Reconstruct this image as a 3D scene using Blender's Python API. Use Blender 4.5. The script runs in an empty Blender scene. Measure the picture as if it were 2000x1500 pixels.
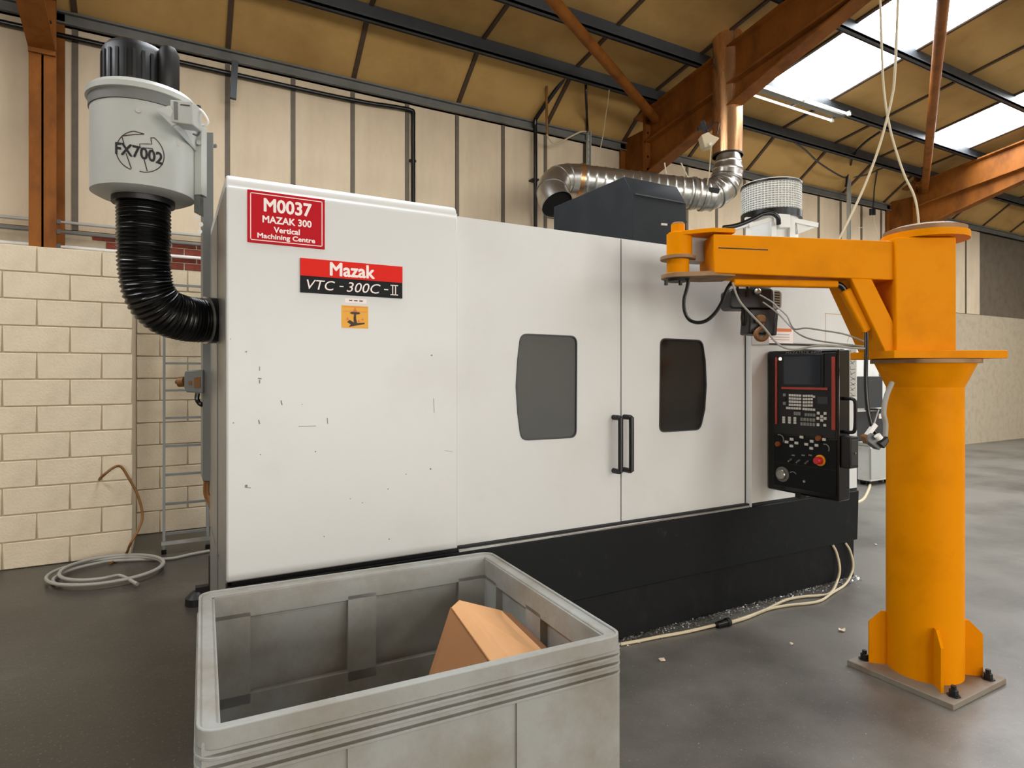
import bpy, bmesh, math, random
from mathutils import Vector, Matrix
random.seed(7)
R = random.Random(11)
sc = bpy.context.scene
col = sc.collection

# ------------------------------------------------------------------ camera, light, exposure
H = 1.60                                   # eye height, metres
VPX, F = 2150.0, 1200.0                    # x-axis vanishing point offset, focal length in 2000-px units
YAW = math.atan2(VPX, F)
FW = Vector((math.cos(YAW), math.sin(YAW), 0))      # camera forward (x runs along the machine front, y away)
RT = Vector((math.sin(YAW), -math.cos(YAW), 0))     # camera right
HOR = 730.0
cam_d = bpy.data.cameras.new('camera'); cam = bpy.data.objects.new('camera', cam_d); col.objects.link(cam)
cam.location = (0, 0, H)
cam.rotation_euler = (math.pi/2, 0, math.atan2(-FW.x, FW.y))
cam_d.sensor_width = 36; cam_d.lens = F/2000*36; cam_d.shift_y = -(750-HOR)/2000
cam_d.clip_start = .05
sc.camera = cam
vs = sc.view_settings
vs.view_transform = 'Standard'; vs.look = 'None'; vs.gamma = 1; vs.exposure = 0.86; vs.use_curve_mapping = False
w = bpy.data.worlds.new('world'); sc.world = w; w.use_nodes = True
w.node_tree.nodes['Background'].inputs[0].default_value = (.75, .85, 1, 1)
w.node_tree.nodes['Background'].inputs[1].default_value = .6
SKYLIGHT = 11.0                            # radiance of the daylight coming through the roof lights
WINDOW = 7.0                               # glow of the unseen windows added behind the camera as front light

def W(px, py, d):                          # point at forward distance d seen at that photograph position
    return FW*d + RT*((px-1000)/F*d) + Vector((0, 0, H+(HOR-py)/F*d))
def FY(px, py, y):                         # point on a plane parallel to the machine front
    u = (px-1000)/F; return W(px, py, y/(FW.y+u*RT.y))
def FX(px, py, x):                         # point on a plane across the hall
    u = (px-1000)/F; return W(px, py, x/(FW.x+u*RT.x))
def FZ(px, py, z=0.0):                     # point on a level plane
    return W(px, py, (z-H)*F/(HOR-py))
Z = Vector((0, 0, 1)); X = Vector((1, 0, 0)); Y = Vector((0, 1, 0))

# ------------------------------------------------------------------ materials
def lin(c): return tuple(((x/255)/12.92 if x/255 <= .04045 else ((x/255+.055)/1.055)**2.4) for x in c)
def mat(name, c, rough=.5, metal=0., dirt=None, amt=.3, scale=3., bump=0., fine=40., spec=.5, stretch=(1,1,1), thr=(.45,.75), emit=None):
    m = bpy.data.materials.new(name); m.use_nodes = True
    nt = m.node_tree; b = nt.nodes['Principled BSDF']; L = nt.links.new
    a = lin(c)+(1,)
    b.inputs['Base Color'].default_value = a
    b.inputs['Roughness'].default_value = rough; b.inputs['Metallic'].default_value = metal
    b.inputs['Specular IOR Level'].default_value = spec
    if emit:
        b.inputs['Emission Color'].default_value = lin(emit[0])+(1,); b.inputs['Emission Strength'].default_value = emit[1]
    if dirt is not None or bump:
        tc = nt.nodes.new('ShaderNodeTexCoord'); mp = nt.nodes.new('ShaderNodeMapping'); mp.inputs['Scale'].default_value = stretch
        L(tc.outputs['Object'], mp.inputs['Vector'])
    if dirt is not None:
        n = nt.nodes.new('ShaderNodeTexNoise'); n.inputs['Scale'].default_value = scale; n.inputs['Detail'].default_value = 8; n.inputs['Roughness'].default_value = .62
        L(mp.outputs[0], n.inputs['Vector'])
        r = nt.nodes.new('ShaderNodeMapRange'); r.inputs[1].default_value, r.inputs[2].default_value = thr; r.inputs[4].default_value = amt
        L(n.outputs['Fac'], r.inputs[0])
        mx = nt.nodes.new('ShaderNodeMix'); mx.data_type = 'RGBA'; mx.inputs[6].default_value = a; mx.inputs[7].default_value = lin(dirt)+(1,)
        L(r.outputs[0], mx.inputs[0]); L(mx.outputs[2], b.inputs['Base Color'])
        r2 = nt.nodes.new('ShaderNodeMapRange'); r2.inputs[3].default_value = max(.05, rough-.08); r2.inputs[4].default_value = min(1, rough+.12)
        L(n.outputs['Fac'], r2.inputs[0]); L(r2.outputs[0], b.inputs['Roughness'])
    if bump:
        n2 = nt.nodes.new('ShaderNodeTexNoise'); n2.inputs['Scale'].default_value = fine; n2.inputs['Detail'].default_value = 5
        L(mp.outputs[0], n2.inputs['Vector'])
        bp = nt.nodes.new('ShaderNodeBump'); bp.inputs['Strength'].default_value = bump; bp.inputs['Distance'].default_value = .01
        L(n2.outputs['Fac'], bp.inputs['Height']); L(bp.outputs[0], b.inputs['Normal'])
    return m
MT = dict(
 block=mat('painted_block', (214,198,170), .85, 0, (176,160,134), .5, 2.5, .35, 60),
 brick=mat('red_brick', (128,58,44), .9, 0, (80,44,32), .7, 9, .4, 70),
 mortar=mat('mortar', (190,176,152), .95, 0, (150,136,114), .5, 6, .3, 80),
 board=mat('wall_board', (214,196,168), .8, 0, (168,150,124), .55, 1.6, .05, 30, stretch=(1.2,1.2,.45)),
 strip=mat('joint_strip', (104,94,80), .6, 0, (70,60,48), .5, 5),
 roof=mat('roof_lining', (182,146,86), .85, 0, (138,102,50), .6, 1.2, .05, 20),
 rstrip=mat('roof_strip', (70,52,36), .7),
 eave=mat('eave_channel', (112,112,108), .5, .2, (74,72,66), .6, 3),
 purlin=mat('purlin_steel', (62,66,70), .5, .2, (38,38,40), .6, 3),
 rust=mat('brown_steel', (132,78,26), .6, .05, (70,36,12), .75, 3.5, .15, 30, stretch=(1,1,.5), spec=.2),
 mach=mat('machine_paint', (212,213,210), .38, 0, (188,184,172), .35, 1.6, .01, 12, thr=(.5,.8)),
 machgrey=mat('machine_side_paint', (128,126,120), .32, 0, (100,96,88), .4, 2),  # grey deepened to carry the shade on the machine's left side
 base=mat('machine_base_black', (10,14,16), .52, 0, (70,64,56), .4, 14, .06, 30, thr=(.6,.8), spec=.25),
 kick=mat('kick_dusty_black', (14,16,18), .6, 0, (60,57,52), .32, 9, .08, 60, thr=(.5,.9), spec=.25, stretch=(1.5,1.5,.8)),
 seam=mat('seam_black', (14,14,15), .7),
 hood=mat('hood_grey', (42,44,46), .55, 0, (54,55,56), .5, 5, spec=.06),
 black=mat('black_plastic', (13,13,14), .42, 0, (22,22,23), .5, 8),
 rubber=mat('black_rubber', (6,6,7), .3),
 glossy=mat('gloss_black', (8,8,9), .2),
 screen=mat('dark_screen', (44,50,56), .15),
 key=mat('key_white', (208,206,198), .5), keyg=mat('key_grey', (128,128,124), .5),
 redstrip=mat('red_trim', (168,62,48), .4), red=mat('stop_red', (205,30,40), .35), amber=mat('amber', (130,70,26), .4),
 led=mat('pilot_lamp', (255,240,215), .3, emit=((255,235,205), 2.2)),
 chrome=mat('dull_chrome', (170,168,162), .3, .8),
 steel=mat('galvanised', (182,182,178), .3, .9, (120,116,108), .6, 6, .03, 30),
 spiral=mat('spiral_duct', (200,198,192), .28, .95, (150,142,128), .5, 5, .05, 14),
 flue=mat('flue_metal', (222,170,122), .26, .9, (150,112,78), .5, 2, stretch=(3,3,.3)),
 lgrey=mat('light_grey_paint', (176,178,172), .35, 0, (150,150,142), .4, 3),
 mgrey=mat('mid_grey_paint', (108,109,106), .42, 0, (96,94,88), .4, 4),
 dgrey=mat('dark_grey_paint', (52,54,56), .5),
 wpaint=mat('white_paint', (224,224,218), .4, 0, (196,194,186), .4, 5),
 white=mat('white_plastic', (236,234,228), .4),
 cream=mat('cream_cable', (206,192,160), .5), greyc=mat('grey_cable', (150,146,136), .5), tan=mat('tan_hose', (124,80,30), .5, 0, (74,46,18), .5, 8),
 orange=mat('crane_orange', (224,138,0), .45, 0, (172,100,0), .5, 3.2, .02, 20, thr=(.5,.78), spec=.04),
 worn=mat('worn_plate', (150,118,84), .6, .2, (96,70,48), .7, 9, .1, 40),
 plate=mat('floor_plate', (132,124,110), .55, .1, (122,84,54), .7, 5, .1, 40, thr=(.5,.7)),
 dark=mat('dark_steel', (34,33,32), .5, .4),
 bin=mat('bin_grey_plastic', (156,157,152), .6, 0, (116,100,76), .6, 3.4, .12, 45, thr=(.42,.72)),
 card=mat('cardboard', (222,168,116), .85, 0, (204,148,96), .5, 5, .05, 60, stretch=(1,1,1)),
 cardedge=mat('cardboard_inner', (150,104,64), .9),
 signred=mat('sign_red', (186,10,28), .55, spec=.15), signwhite=mat('sign_white', (246,232,226), .5),
 platered=mat('plate_red', (222,30,14), .5, spec=.15), plateblack=mat('plate_black', (18,21,23), .6, spec=.2),
 yellow=mat('warning_yellow', (232,164,16), .5), ink=mat('ink_dark', (52,34,16), .6),
 orangeink=mat('label_orange', (216,120,64), .6), paleink=mat('label_grey', (178,176,168), .6), rustmark=mat('rust_mark', (196,164,128), .7),
 swarf=mat('swarf_metal', (190,190,186), .35, .8), leaf=mat('wood_chip', (232,214,190), .8),
 insul=mat('dark_void', (4,4,4), .95),  # near-black discs stand for the shade inside duct and flue
)
def glass_mat(name, c, a):
    m = bpy.data.materials.new(name); m.use_nodes = True; nt = m.node_tree; b = nt.nodes['Principled BSDF']
    b.inputs['Base Color'].default_value = lin(c)+(1,); b.inputs['Roughness'].default_value = .1; b.inputs['Alpha'].default_value = a
    b.inputs['Specular IOR Level'].default_value = .8
    return m
MT['pane'] = glass_mat('tinted_window', (36,36,35), .7)
MT['panehaze'] = glass_mat('coolant_hazed_window', (92,95,94), .8)  # paler than the other pane: its grey reflection is put into the colour
def sky_mat(name, c, e_):
    m = bpy.data.materials.new(name); m.use_nodes = True; nt = m.node_tree; nt.nodes.remove(nt.nodes['Principled BSDF'])
    e = nt.nodes.new('ShaderNodeEmission'); e.inputs[0].default_value = c; e.inputs[1].default_value = e_
    nt.links.new(e.outputs[0], nt.nodes['Material Output'].inputs[0]); return m
MT['sky'] = sky_mat('rooflight_sheet', (.92, .96, 1, 1), SKYLIGHT)
MT['daylight'] = sky_mat('window_daylight', (1, .975, .93, 1), WINDOW)
def floor_mat():
    m = mat('floor_concrete', (122,119,112), .34, 0, (56,51,44), .8, .8, .1, 25, thr=(.44,.72)); nt = m.node_tree; L = nt.links.new; b = nt.nodes['Principled BSDF']
    tc = nt.nodes.new('ShaderNodeTexCoord'); n = nt.nodes.new('ShaderNodeTexNoise'); n.inputs['Scale'].default_value = 1.1; n.inputs['Detail'].default_value = 9; n.inputs['Roughness'].default_value = .6
    L(tc.outputs['Object'], n.inputs['Vector'])
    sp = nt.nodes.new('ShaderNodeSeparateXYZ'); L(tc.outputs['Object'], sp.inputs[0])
    r1 = nt.nodes.new('ShaderNodeMapRange'); r1.inputs[1].default_value = 3.6; r1.inputs[2].default_value = -.2; r1.inputs[3].default_value = .0; r1.inputs[4].default_value = .75; L(sp.outputs[0], r1.inputs[0])  # darkens towards the left: shade put into the colour, broken up like dirt
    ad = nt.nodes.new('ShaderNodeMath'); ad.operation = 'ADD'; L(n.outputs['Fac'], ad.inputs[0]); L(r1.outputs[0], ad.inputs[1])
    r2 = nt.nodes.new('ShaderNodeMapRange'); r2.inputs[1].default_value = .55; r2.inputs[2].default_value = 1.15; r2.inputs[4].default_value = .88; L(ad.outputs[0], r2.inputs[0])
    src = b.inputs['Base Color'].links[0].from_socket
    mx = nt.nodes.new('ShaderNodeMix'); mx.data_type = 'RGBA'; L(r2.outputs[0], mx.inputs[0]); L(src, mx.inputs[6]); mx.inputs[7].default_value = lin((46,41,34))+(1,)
    f = nt.nodes.new('ShaderNodeTexNoise'); f.inputs['Scale'].default_value = 90; f.inputs['Detail'].default_value = 3; L(tc.outputs['Object'], f.inputs['Vector'])
    r3 = nt.nodes.new('ShaderNodeMapRange'); r3.inputs[1].default_value = .62; r3.inputs[2].default_value = .72; r3.inputs[4].default_value = .35; L(f.outputs['Fac'], r3.inputs[0])
    mx2 = nt.nodes.new('ShaderNodeMix'); mx2.data_type = 'RGBA'; L(r3.outputs[0], mx2.inputs[0]); L(mx.outputs[2], mx2.inputs[6]); mx2.inputs[7].default_value = lin((172,168,158))+(1,)
    L(mx2.outputs[2], b.inputs['Base Color']); return m
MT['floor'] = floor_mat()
MT['tube'] = mat('lamp_tube', (255,255,250), .4, emit=((255,250,238), 1.3))

# ------------------------------------------------------------------ builders
class MB:
    def __init__(s): s.v = []; s.f = []
    def add(s, vs, fs):
        o = len(s.v); s.v += [Vector(v) for v in vs]; s.f += [[i+o for i in f] for f in fs]; return s
    def hexa(s, a):                                   # 4 bottom + 4 top
        return s.add(a, [(3,2,1,0),(4,5,6,7),(0,1,5,4),(1,2,6,5),(2,3,7,6),(3,0,4,7)])
    def mm(s, lo, hi):
        x0,y0,z0 = lo; x1,y1,z1 = hi
        x0,x1 = sorted((x0,x1)); y0,y1 = sorted((y0,y1)); z0,z1 = sorted((z0,z1))
        return s.hexa([(x0,y0,z0),(x1,y0,z0),(x1,y1,z0),(x0,y1,z0),(x0,y0,z1),(x1,y0,z1),(x1,y1,z1),(x0,y1,z1)])
    def obox(s, c, ax, ay, az):                       # centre and three half-axis vectors
        c = Vector(c); p = []
        for k in (-1, 1):
            for i, j in ((-1,-1),(1,-1),(1,1),(-1,1)): p.append(c+ax*i+ay*j+az*k)
        return s.hexa(p)
    def bar(s, a, b, wd, ht, up=Z):                   # rectangular bar a->b
        a = Vector(a); b = Vector(b); d = (b-a).normalized(); sd = d.cross(up)
        if sd.length < 1e-4: sd = d.cross(X)
        sd.normalize(); u = sd.cross(d).normalized()
        return s.obox((a+b)/2, (b-a)/2, sd*wd/2, u*ht/2)
    def prism(s, poly, vec):
        n = len(poly); vec = Vector(vec); p = [Vector(q) for q in poly]
        return s.add(p+[q+vec for q in p], [list(range(n))[::-1], list(range(n, 2*n))]+[(i, (i+1) % n, n+(i+1) % n, n+i) for i in range(n)])
    def tube(s, pts, r, n=10, caps=True):
        pts = [Vector(p) for p in pts]; m = len(pts); rs = r if isinstance(r, (list, tuple)) else [r]*m
        t0 = (pts[1]-pts[0]).normalized(); ref = t0.cross(Z)
        if ref.length < 1e-3: ref = t0.cross(X)
        ref.normalize(); vs = []; fs = []
        for i in range(m):
            t = (pts[min(i+1, m-1)]-pts[max(i-1, 0)]).normalized()
            ref = ref-t*ref.dot(t)
            ref = ref.normalized() if ref.length > 1e-6 else t.orthogonal().normalized()
            bi = t.cross(ref)
            for k in range(n):
                a = 2*math.pi*k/n; vs.append(pts[i]+(ref*math.cos(a)+bi*math.sin(a))*rs[i])
        for i in range(m-1):
            for k in range(n): fs.append((i*n+k, i*n+(k+1) % n, (i+1)*n+(k+1) % n, (i+1)*n+k))
        if caps: fs += [tuple(range(n))[::-1], tuple(range((m-1)*n, m*n))]
        return s.add(vs, fs)
    def lathe(s, c, prof, n=32, axis=Z):              # prof: (radius, height along axis)
        c = Vector(c); ax = Vector(axis).normalized(); a1 = ax.orthogonal().normalized(); a2 = ax.cross(a1)
        pts = [c+ax*h for r, h in prof]; vs = []; fs = []; m = len(prof)
        for (r, h), p in zip(prof, pts):
            for k in range(n):
                a = 2*math.pi*k/n; vs.append(p+(a1*math.cos(a)+a2*math.sin(a))*r)
        for i in range(m-1):
            for k in range(n): fs.append((i*n+k, i*n+(k+1) % n, (i+1)*n+(k+1) % n, (i+1)*n+k))
        if prof[0][0] > 1e-5: fs.append(tuple(range(n))[::-1])
        if prof[-1][0] > 1e-5: fs.append(tuple(range((m-1)*n, m*n)))
        return s.add(vs, fs)
    def cyl(s, a, b, r, n=24):
        a = Vector(a); b = Vector(b); return s.lathe(a, [(r, 0), (r, (b-a).length)], n, b-a)
    def build(s, name, m, parent=None, smooth=False, bevel=0., seg=2, recalc=True):
        P = parent_origin(parent)
        me = bpy.data.meshes.new(name); me.from_pydata([v-P for v in s.v], [], s.f)
        if recalc:
            bm = bmesh.new(); bm.from_mesh(me); bmesh.ops.recalc_face_normals(bm, faces=bm.faces); bm.to_mesh(me); bm.free()
        me.materials.append(MT[m] if isinstance(m, str) else m)
        if smooth:
            for p in me.polygons: p.use_smooth = True
            me.set_sharp_from_angle(angle=math.radians(38))
        o = bpy.data.objects.new(name, me); col.objects.link(o)
        if parent: o.parent = parent
        if bevel:
            b = o.modifiers.new('bevel', 'BEVEL'); b.width = bevel; b.segments = seg; b.limit_method = 'ANGLE'; b.angle_limit = math.radians(40)
            b.harden_normals = False
            for p in me.polygons: p.use_smooth = True
            me.set_sharp_from_angle(angle=math.radians(60))
        return o
ORG = {}
def parent_origin(p):
    v = Vector((0, 0, 0))
    while p is not None: v = v+p.location; p = p.parent
    return v
def tag(o, label, cat, group=None, kind=None):
    if label: o['label'] = label
    if cat: o['category'] = cat
    if group: o['group'] = group
    if kind: o['kind'] = kind
    return o
def thing(name, label, cat, loc=(0,0,0), group=None):
    o = bpy.data.objects.new(name, None); col.objects.link(o); o.location = loc; o.empty_display_size = .1
    return tag(o, label, cat, group)
def struct(name, loc=(0,0,0)):
    o = bpy.data.objects.new(name, None); col.objects.link(o); o.location = loc; o['kind'] = 'structure'; return o
def place_copy(src, loc, parent):                     # a like piece that shares its mesh
    o = src.copy(); col.objects.link(o); o.parent = parent; o.location = loc; return o
def smooth_path(pts, k=8):                            # Catmull-Rom
    p = [Vector(q) for q in pts]; p = [p[0]*2-p[1]]+p+[p[-1]*2-p[-2]]; out = []
    for i in range(1, len(p)-2):
        for j in range(k):
            t = j/k; a, b, c, d = p[i-1:i+3]
            out.append(.5*((2*b)+(c-a)*t+(2*a-5*b+4*c-d)*t*t+(3*b-a-3*c+d)*t*t*t))
    return out+[p[-2]]
def cable(name, label, cat, pts, r, m, group=None, n=8, k=8, parent=None):
    o = MB().tube(smooth_path(pts, k), r, n).build(name, m, parent, smooth=True)
    return tag(o, label, cat, group) if label and parent is None else o
def text(s, m, parent, c, xd, up, width, height, bold=0., shear=0., depth=.0012, name='lettering', fn=None):
    """lettering fitted to a width and a cap height, standing proud of its surface by depth; c is its centre"""
    cu = bpy.data.curves.new('t', 'FONT'); cu.body = s; cu.shear = shear; cu.resolution_u = 3; cu.align_x = 'CENTER'
    ob = bpy.data.objects.new('t', cu); col.objects.link(ob); dg = bpy.context.evaluated_depsgraph_get()
    me = bpy.data.meshes.new_from_object(ob.evaluated_get(dg)); bpy.data.objects.remove(ob)
    xs = [v.co.x for v in me.vertices]; ys = [v.co.y for v in me.vertices]
    x0, x1, y0, y1 = min(xs), max(xs), min(ys), max(ys); c = Vector(c); xd = Vector(xd); up = Vector(up); nn = xd.cross(up)
    P = parent_origin(parent)
    if bold:
        bm = bmesh.new(); bm.from_mesh(me); g0 = bm.verts[:]+bm.edges[:]+bm.faces[:]
        for k in range(8):
            r = bmesh.ops.duplicate(bm, geom=g0); a_ = k*math.pi/4
            bmesh.ops.translate(bm, vec=(bold*math.cos(a_), bold*math.sin(a_), (k+1)*6e-5), verts=[q for q in r['geom'] if isinstance(q, bmesh.types.BMVert)])
        bm.to_mesh(me); bm.free()
    for v in me.vertices:
        a = ((v.co.x-x0)/(x1-x0)-.5)*width; b = ((v.co.y-y0)/(y1-y0)-.5)*height
        v.co = (fn(a, b, v.co.z) if fn else c+xd*a+up*b+nn*(depth+v.co.z))-P
    me.materials.clear(); me.materials.append(MT[m]); me.name = name
    o = bpy.data.objects.new(name, me); col.objects.link(o); o.parent = parent; return o

# ------------------------------------------------------------------ setting: floor
YW = 7.13                                  # far wall
XL, XR, YF = -9.0, 21.0, -13.0
ZE = 4.93                                  # eaves
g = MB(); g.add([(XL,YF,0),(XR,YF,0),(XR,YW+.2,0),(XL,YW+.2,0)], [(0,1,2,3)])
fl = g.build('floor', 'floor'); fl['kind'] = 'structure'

# far wall: block wall, brick band, boards with cover strips
wb = struct('wall_back', (0, YW, 0))
MB().mm((XL,YW+.012,0), (XR,YW+.2,2.66)).build('block_backing', 'mortar', wb)
MB().mm((XL,YW+.012,2.66), (XR,YW+.2,2.96)).build('brick_backing', 'mortar', wb)
MB().mm((XL,YW+.03,2.96), (XR,YW+.2,ZE+.35)).build('board_backing', 'strip', wb)
BW, BH = .45, .2217
bl0 = MB().mm((0,YW-.006,0), (BW-.008,YW+.03,BH-.008)).build('block', 'block', wb, bevel=.006, seg=1)
first = True
def blk(x0, x1, y, z, first=[True]):
    o = bl0 if first[0] else bl0.copy()
    if not first[0]: col.objects.link(o); o.parent = wb
    first[0] = False
    o.location = (x0, y-YW, z); o.scale = ((x1-x0)/BW, 1, 1); return o
PIER_X, PIER_Y = -.28, 6.38
for r in range(12):
    z = r*BH+.004
    xs = [PIER_X + (0 if r % 2 else .2) + i*BW for i in range(-1, 5)]
    for x in xs:
        a, b = max(x, PIER_X), min(x+BW, 1.3)
        if b-a > .03: blk(a, b, YW, z)
    xs = [PIER_X - (.225 if r % 2 else 0) - i*BW for i in range(-1, 5)]
    for x in xs:
        a, b = x-BW, min(x, PIER_X)
        if b-a > .03: blk(a, b, PIER_Y, z)
    blk(XL, -2.4, PIER_Y, z) if False else None
pc = MB().mm((-2.6,PIER_Y+.012,0), (PIER_X-.008,YW+.01,2.66)).build('pier_core', 'block', wb, bevel=.006, seg=1)
br0 = None
for r in range(4):
    for i in range(-1, 8):
        x0 = -.42 + i*.225 + (0 if r % 2 else .1125)
        if br0 is None: br0 = MB().mm((0,YW-.004,0), (.213,YW+.03,.064)).build('brick', 'brick', wb, bevel=.004, seg=1); o = br0
        else: o = place_copy(br0, (0,0,0), wb)
        o.location = (x0, 0, 2.665+r*.074)
X0, SP = .54, .66
bd0 = None
for k in range(-6, 24):
    x0 = X0+SP*k
    if bd0 is None:
        bd0 = MB().mm((0,YW,0), (SP-.05,YW+.04,ZE+.1-2.965)).build('wall_panel', 'board', wb); o = bd0
        st0 = MB().mm((-.024,YW-.014,0), (.024,YW+.03,ZE+.1-2.965)).build('cover_strip', 'strip', wb); s = st0
    else: o = place_copy(bd0, (0,0,0), wb); s = place_copy(st0, (0,0,0), wb)
    o.location = (x0+.025, 0, 2.965); s.location = (x0, 0, 2.965)
# other walls, seen only in reflections
for nm, lo, hi in (('wall_left', (XL-.2,YF,0), (XL,YW,7.2)), ('wall_right', (XR,YF,0), (XR+.2,YW,7.2)), ('wall_front', (XL,YF-.2,0), (XR,YF,7.2))):
    o = MB().mm(lo, hi).build(nm, 'board'); o['kind'] = 'structure'

# ------------------------------------------------------------------ ceiling
ce = struct('ceiling', (0, YW, ZE))
YK, ZK = 6.45, 5.48; SL = .155; YR = -3.0
def zr(y): return ZK+SL*(YK-y) if y >= YR else ZK+SL*(YK-YR)-SL*(YR-y)
ROOFLIGHTS = [-8, 0, 10, 16, 22]          # joint numbers where a rooflight starts, two joints wide; unseen ones added for the light
LY0, LY1 = 5.64, .5                        # rooflight extent on the far slope
def panel(name, a, b, x0, x1, m='roof', t=.04):
    (ya, za), (yb, zb) = a, b
    return MB().hexa([(x0,ya,za),(x1,ya,za),(x1,yb,zb),(x0,yb,zb),(x0,ya,za+t),(x1,ya,za+t),(x1,yb,zb+t),(x0,yb,zb+t)]).build(name, m, ce)
nwin = 0
for k in range(-14, 30, 2):
    x0 = X0+SP*k; x1 = x0+2*SP
    panel('eave_panel', (YW+.05,ZE+.02), (YK,ZK), x0, x1)
    MB().bar((x0,YW,ZE+.045), (x0,YK,ZK-.012), .05, .03).build('joint_strip', 'rstrip', ce)
    lit = k in [r if r % 2 == 0 else r+1 for r in ROOFLIGHTS] 
    for (y0, y1, la, lb) in ((YK, YR, LY0, LY1), (YR, YF, -4.0, -9.5)):
        if k == 0 and y0 == YK: lb = 1.9                # unseen one over the left cabinet, cut short to keep light off its front
        if lit and not (k < 6 and y0 == YR):
            panel('roof_panel', (y0,zr(y0)), (la,zr(la)), x0, x1); panel('roof_panel', (lb,zr(lb)), (y1,zr(y1)), x0, x1)
            nwin += 1
            wn = struct('window_%d' % nwin, ((x0+x1)/2, (la+lb)/2, zr((la+lb)/2)))
            pv = []; n = 36
            for i in range(n+1):
                x = x0+(x1-x0)*i/n; dz = .025*math.sin(i*math.pi/3)
                pv += [(x, la, zr(la)+.05+dz), (x, lb, zr(lb)+.05+dz)]
            MB().add(pv, [(2*i, 2*i+1, 2*i+3, 2*i+2) for i in range(n)]).build('rooflight_sheet', 'sky', wn, recalc=False)
            fr = MB()
            for xx in (x0+.02, x1-.02): fr.bar((xx,la,zr(la)+.03), (xx,lb,zr(lb)+.03), .04, .09)
            for yy in (la, lb): fr.bar((x0,yy,zr(yy)+.03), (x1,yy,zr(yy)+.03), .04, .09)
            fr.build('upstand_frame', 'wpaint', wn)
        else:
            panel('roof_panel', (y0,zr(y0)), (y1,zr(y1)), x0, x1)
        MB().bar((x0,y0,zr(y0)-.01), (x0,y1,zr(y1)-.01), .045, .03).build('joint_strip', 'rstrip', ce)
def purlin(y, z, h=.19):
    b = MB()
    b.mm((XL,y-.012,z), (XR,y+.012,z+h)).mm((XL,y-.07,z), (XR,y,z+.02)).mm((XL,y,z+h-.02), (XR,y+.07,z+h)).mm((XL,y-.07,z), (XR,y-.055,z+.04))
    b.build('purlin', 'purlin', ce)
for i, xw in enumerate((-6.2, -.4, 5.2)):                # unseen windows added behind the camera to light the machine front
    nwin += 1; wn = struct('window_%d' % nwin, (xw+2, YF, 2.8))
    MB().add([(xw,YF+.04,.9),(xw+4,YF+.04,.9),(xw+4,YF+.04,4.6),(xw,YF+.04,4.6)], [(0,1,2,3)]).build('window_glass', 'daylight', wn, recalc=False)
    for k in range(5): MB().mm((xw+k-.03,YF,.85),(xw+k+.03,YF+.09,4.65)).build('mullion', 'wpaint', wn)
    for zz in (.88, 2.7, 4.62): MB().mm((xw,YF,zz-.03),(xw+4,YF+.08,zz+.03)).build('transom', 'wpaint', wn)
purlin(6.38, 5.295)
for y in (5.58, 4.4, 3.2, 2.0, .8, -.4, -1.6, -4.2, -5.4, -6.6, -7.8, -9.0, -10.2): purlin(y, zr(y)-.19)
e = MB(); e.mm((XL,YW-.05,ZE-.06), (XR,YW+.02,ZE+.06)).mm((XL,YW-.09,ZE+.04), (XR,YW,ZE+.06)).mm((XL,YW-.09,ZE-.06), (XR,YW,ZE-.045))
e.build('eave_channel', 'eave', ce)

# ------------------------------------------------------------------ portal frames
def frame(x):
    fr = struct('portal_frame', (x, 6.85, 0)); hw = .095
    ca, cb = 6.575, 7.10
    c = MB(); c.mm((x-hw,ca,0),(x+hw,ca+.022,5.25)).mm((x-hw,cb-.02,0),(x+hw,cb,5.0)).mm((x-.008,ca,0),(x+.008,cb,5.05)); c.build('column', 'rust', fr)
    # rafter: top flange, web, bottom flange
    rb = lambda y: 4.81+SL*(6.575-y)
    rt = lambda y: min(5.33+.0*(6.575-y), 9) if False else 5.27+SL*(6.575-y)
    b = MB()
    def fl(za, ya, zb, yb, t): b.hexa([(x-hw,ya,za),(x+hw,ya,za),(x+hw,yb,zb),(x-hw,yb,zb),(x-hw,ya,za+t),(x+hw,ya,za+t),(x+hw,yb,zb+t),(x-hw,yb,zb+t)])
    fl(rb(6.575), 6.575, rb(YR), YR, .022); fl(rt(6.8)-.022, 6.8, rt(YR)-.022, YR, .022)
    b.add([(x-.007,6.6,rb(6.6)),(x-.007,YR,rb(YR)),(x-.007,YR,rt(YR)),(x-.007,6.6,rt(6.6)),(x+.007,6.6,rb(6.6)),(x+.007,YR,rb(YR)),(x+.007,YR,rt(YR)),(x+.007,6.6,rt(6.6))],
          [(0,1,2,3),(7,6,5,4),(0,4,5,1),(3,2,6,7)])
    b.build('rafter', 'rust', fr)
    b = MB(); yh = 3.1; z0, z1 = 4.37, rb(yh)
    fl(z0, 6.575, z1, yh, .02)
    b.add([(x-.007,6.6,z0),(x-.007,yh,z1),(x-.007,6.6,rb(6.6)),(x+.007,6.6,z0),(x+.007,yh,z1),(x+.007,6.6,rb(6.6))], [(0,1,2),(5,4,3),(0,3,4,1)])
    b.build('haunch', 'rust', fr)
    b = MB(); b.mm((x-hw,6.545,4.34),(x+hw,6.575,5.4)).mm((x-hw,6.56,4.36),(x-.007,7.09,4.378)); b.build('end_plate', 'rust', fr)
    bo = MB()
    for zz in (4.45,4.62,4.95,5.12,5.2):
        for sx in (-.055,.055): bo.cyl((x+sx,6.535,zz),(x+sx,6.62,zz),.016,6)
    bo.build('bolts', 'dark', fr)['kind'] = 'stuff'
    b = MB().tube([(x-.02,6.42,5.10),(x-6.70,2.82,5.44)], .06, 10).build('brace', 'rust', fr, smooth=True)
    return fr
for x in (-.95, 5.87, 12.65): frame(x)

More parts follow.
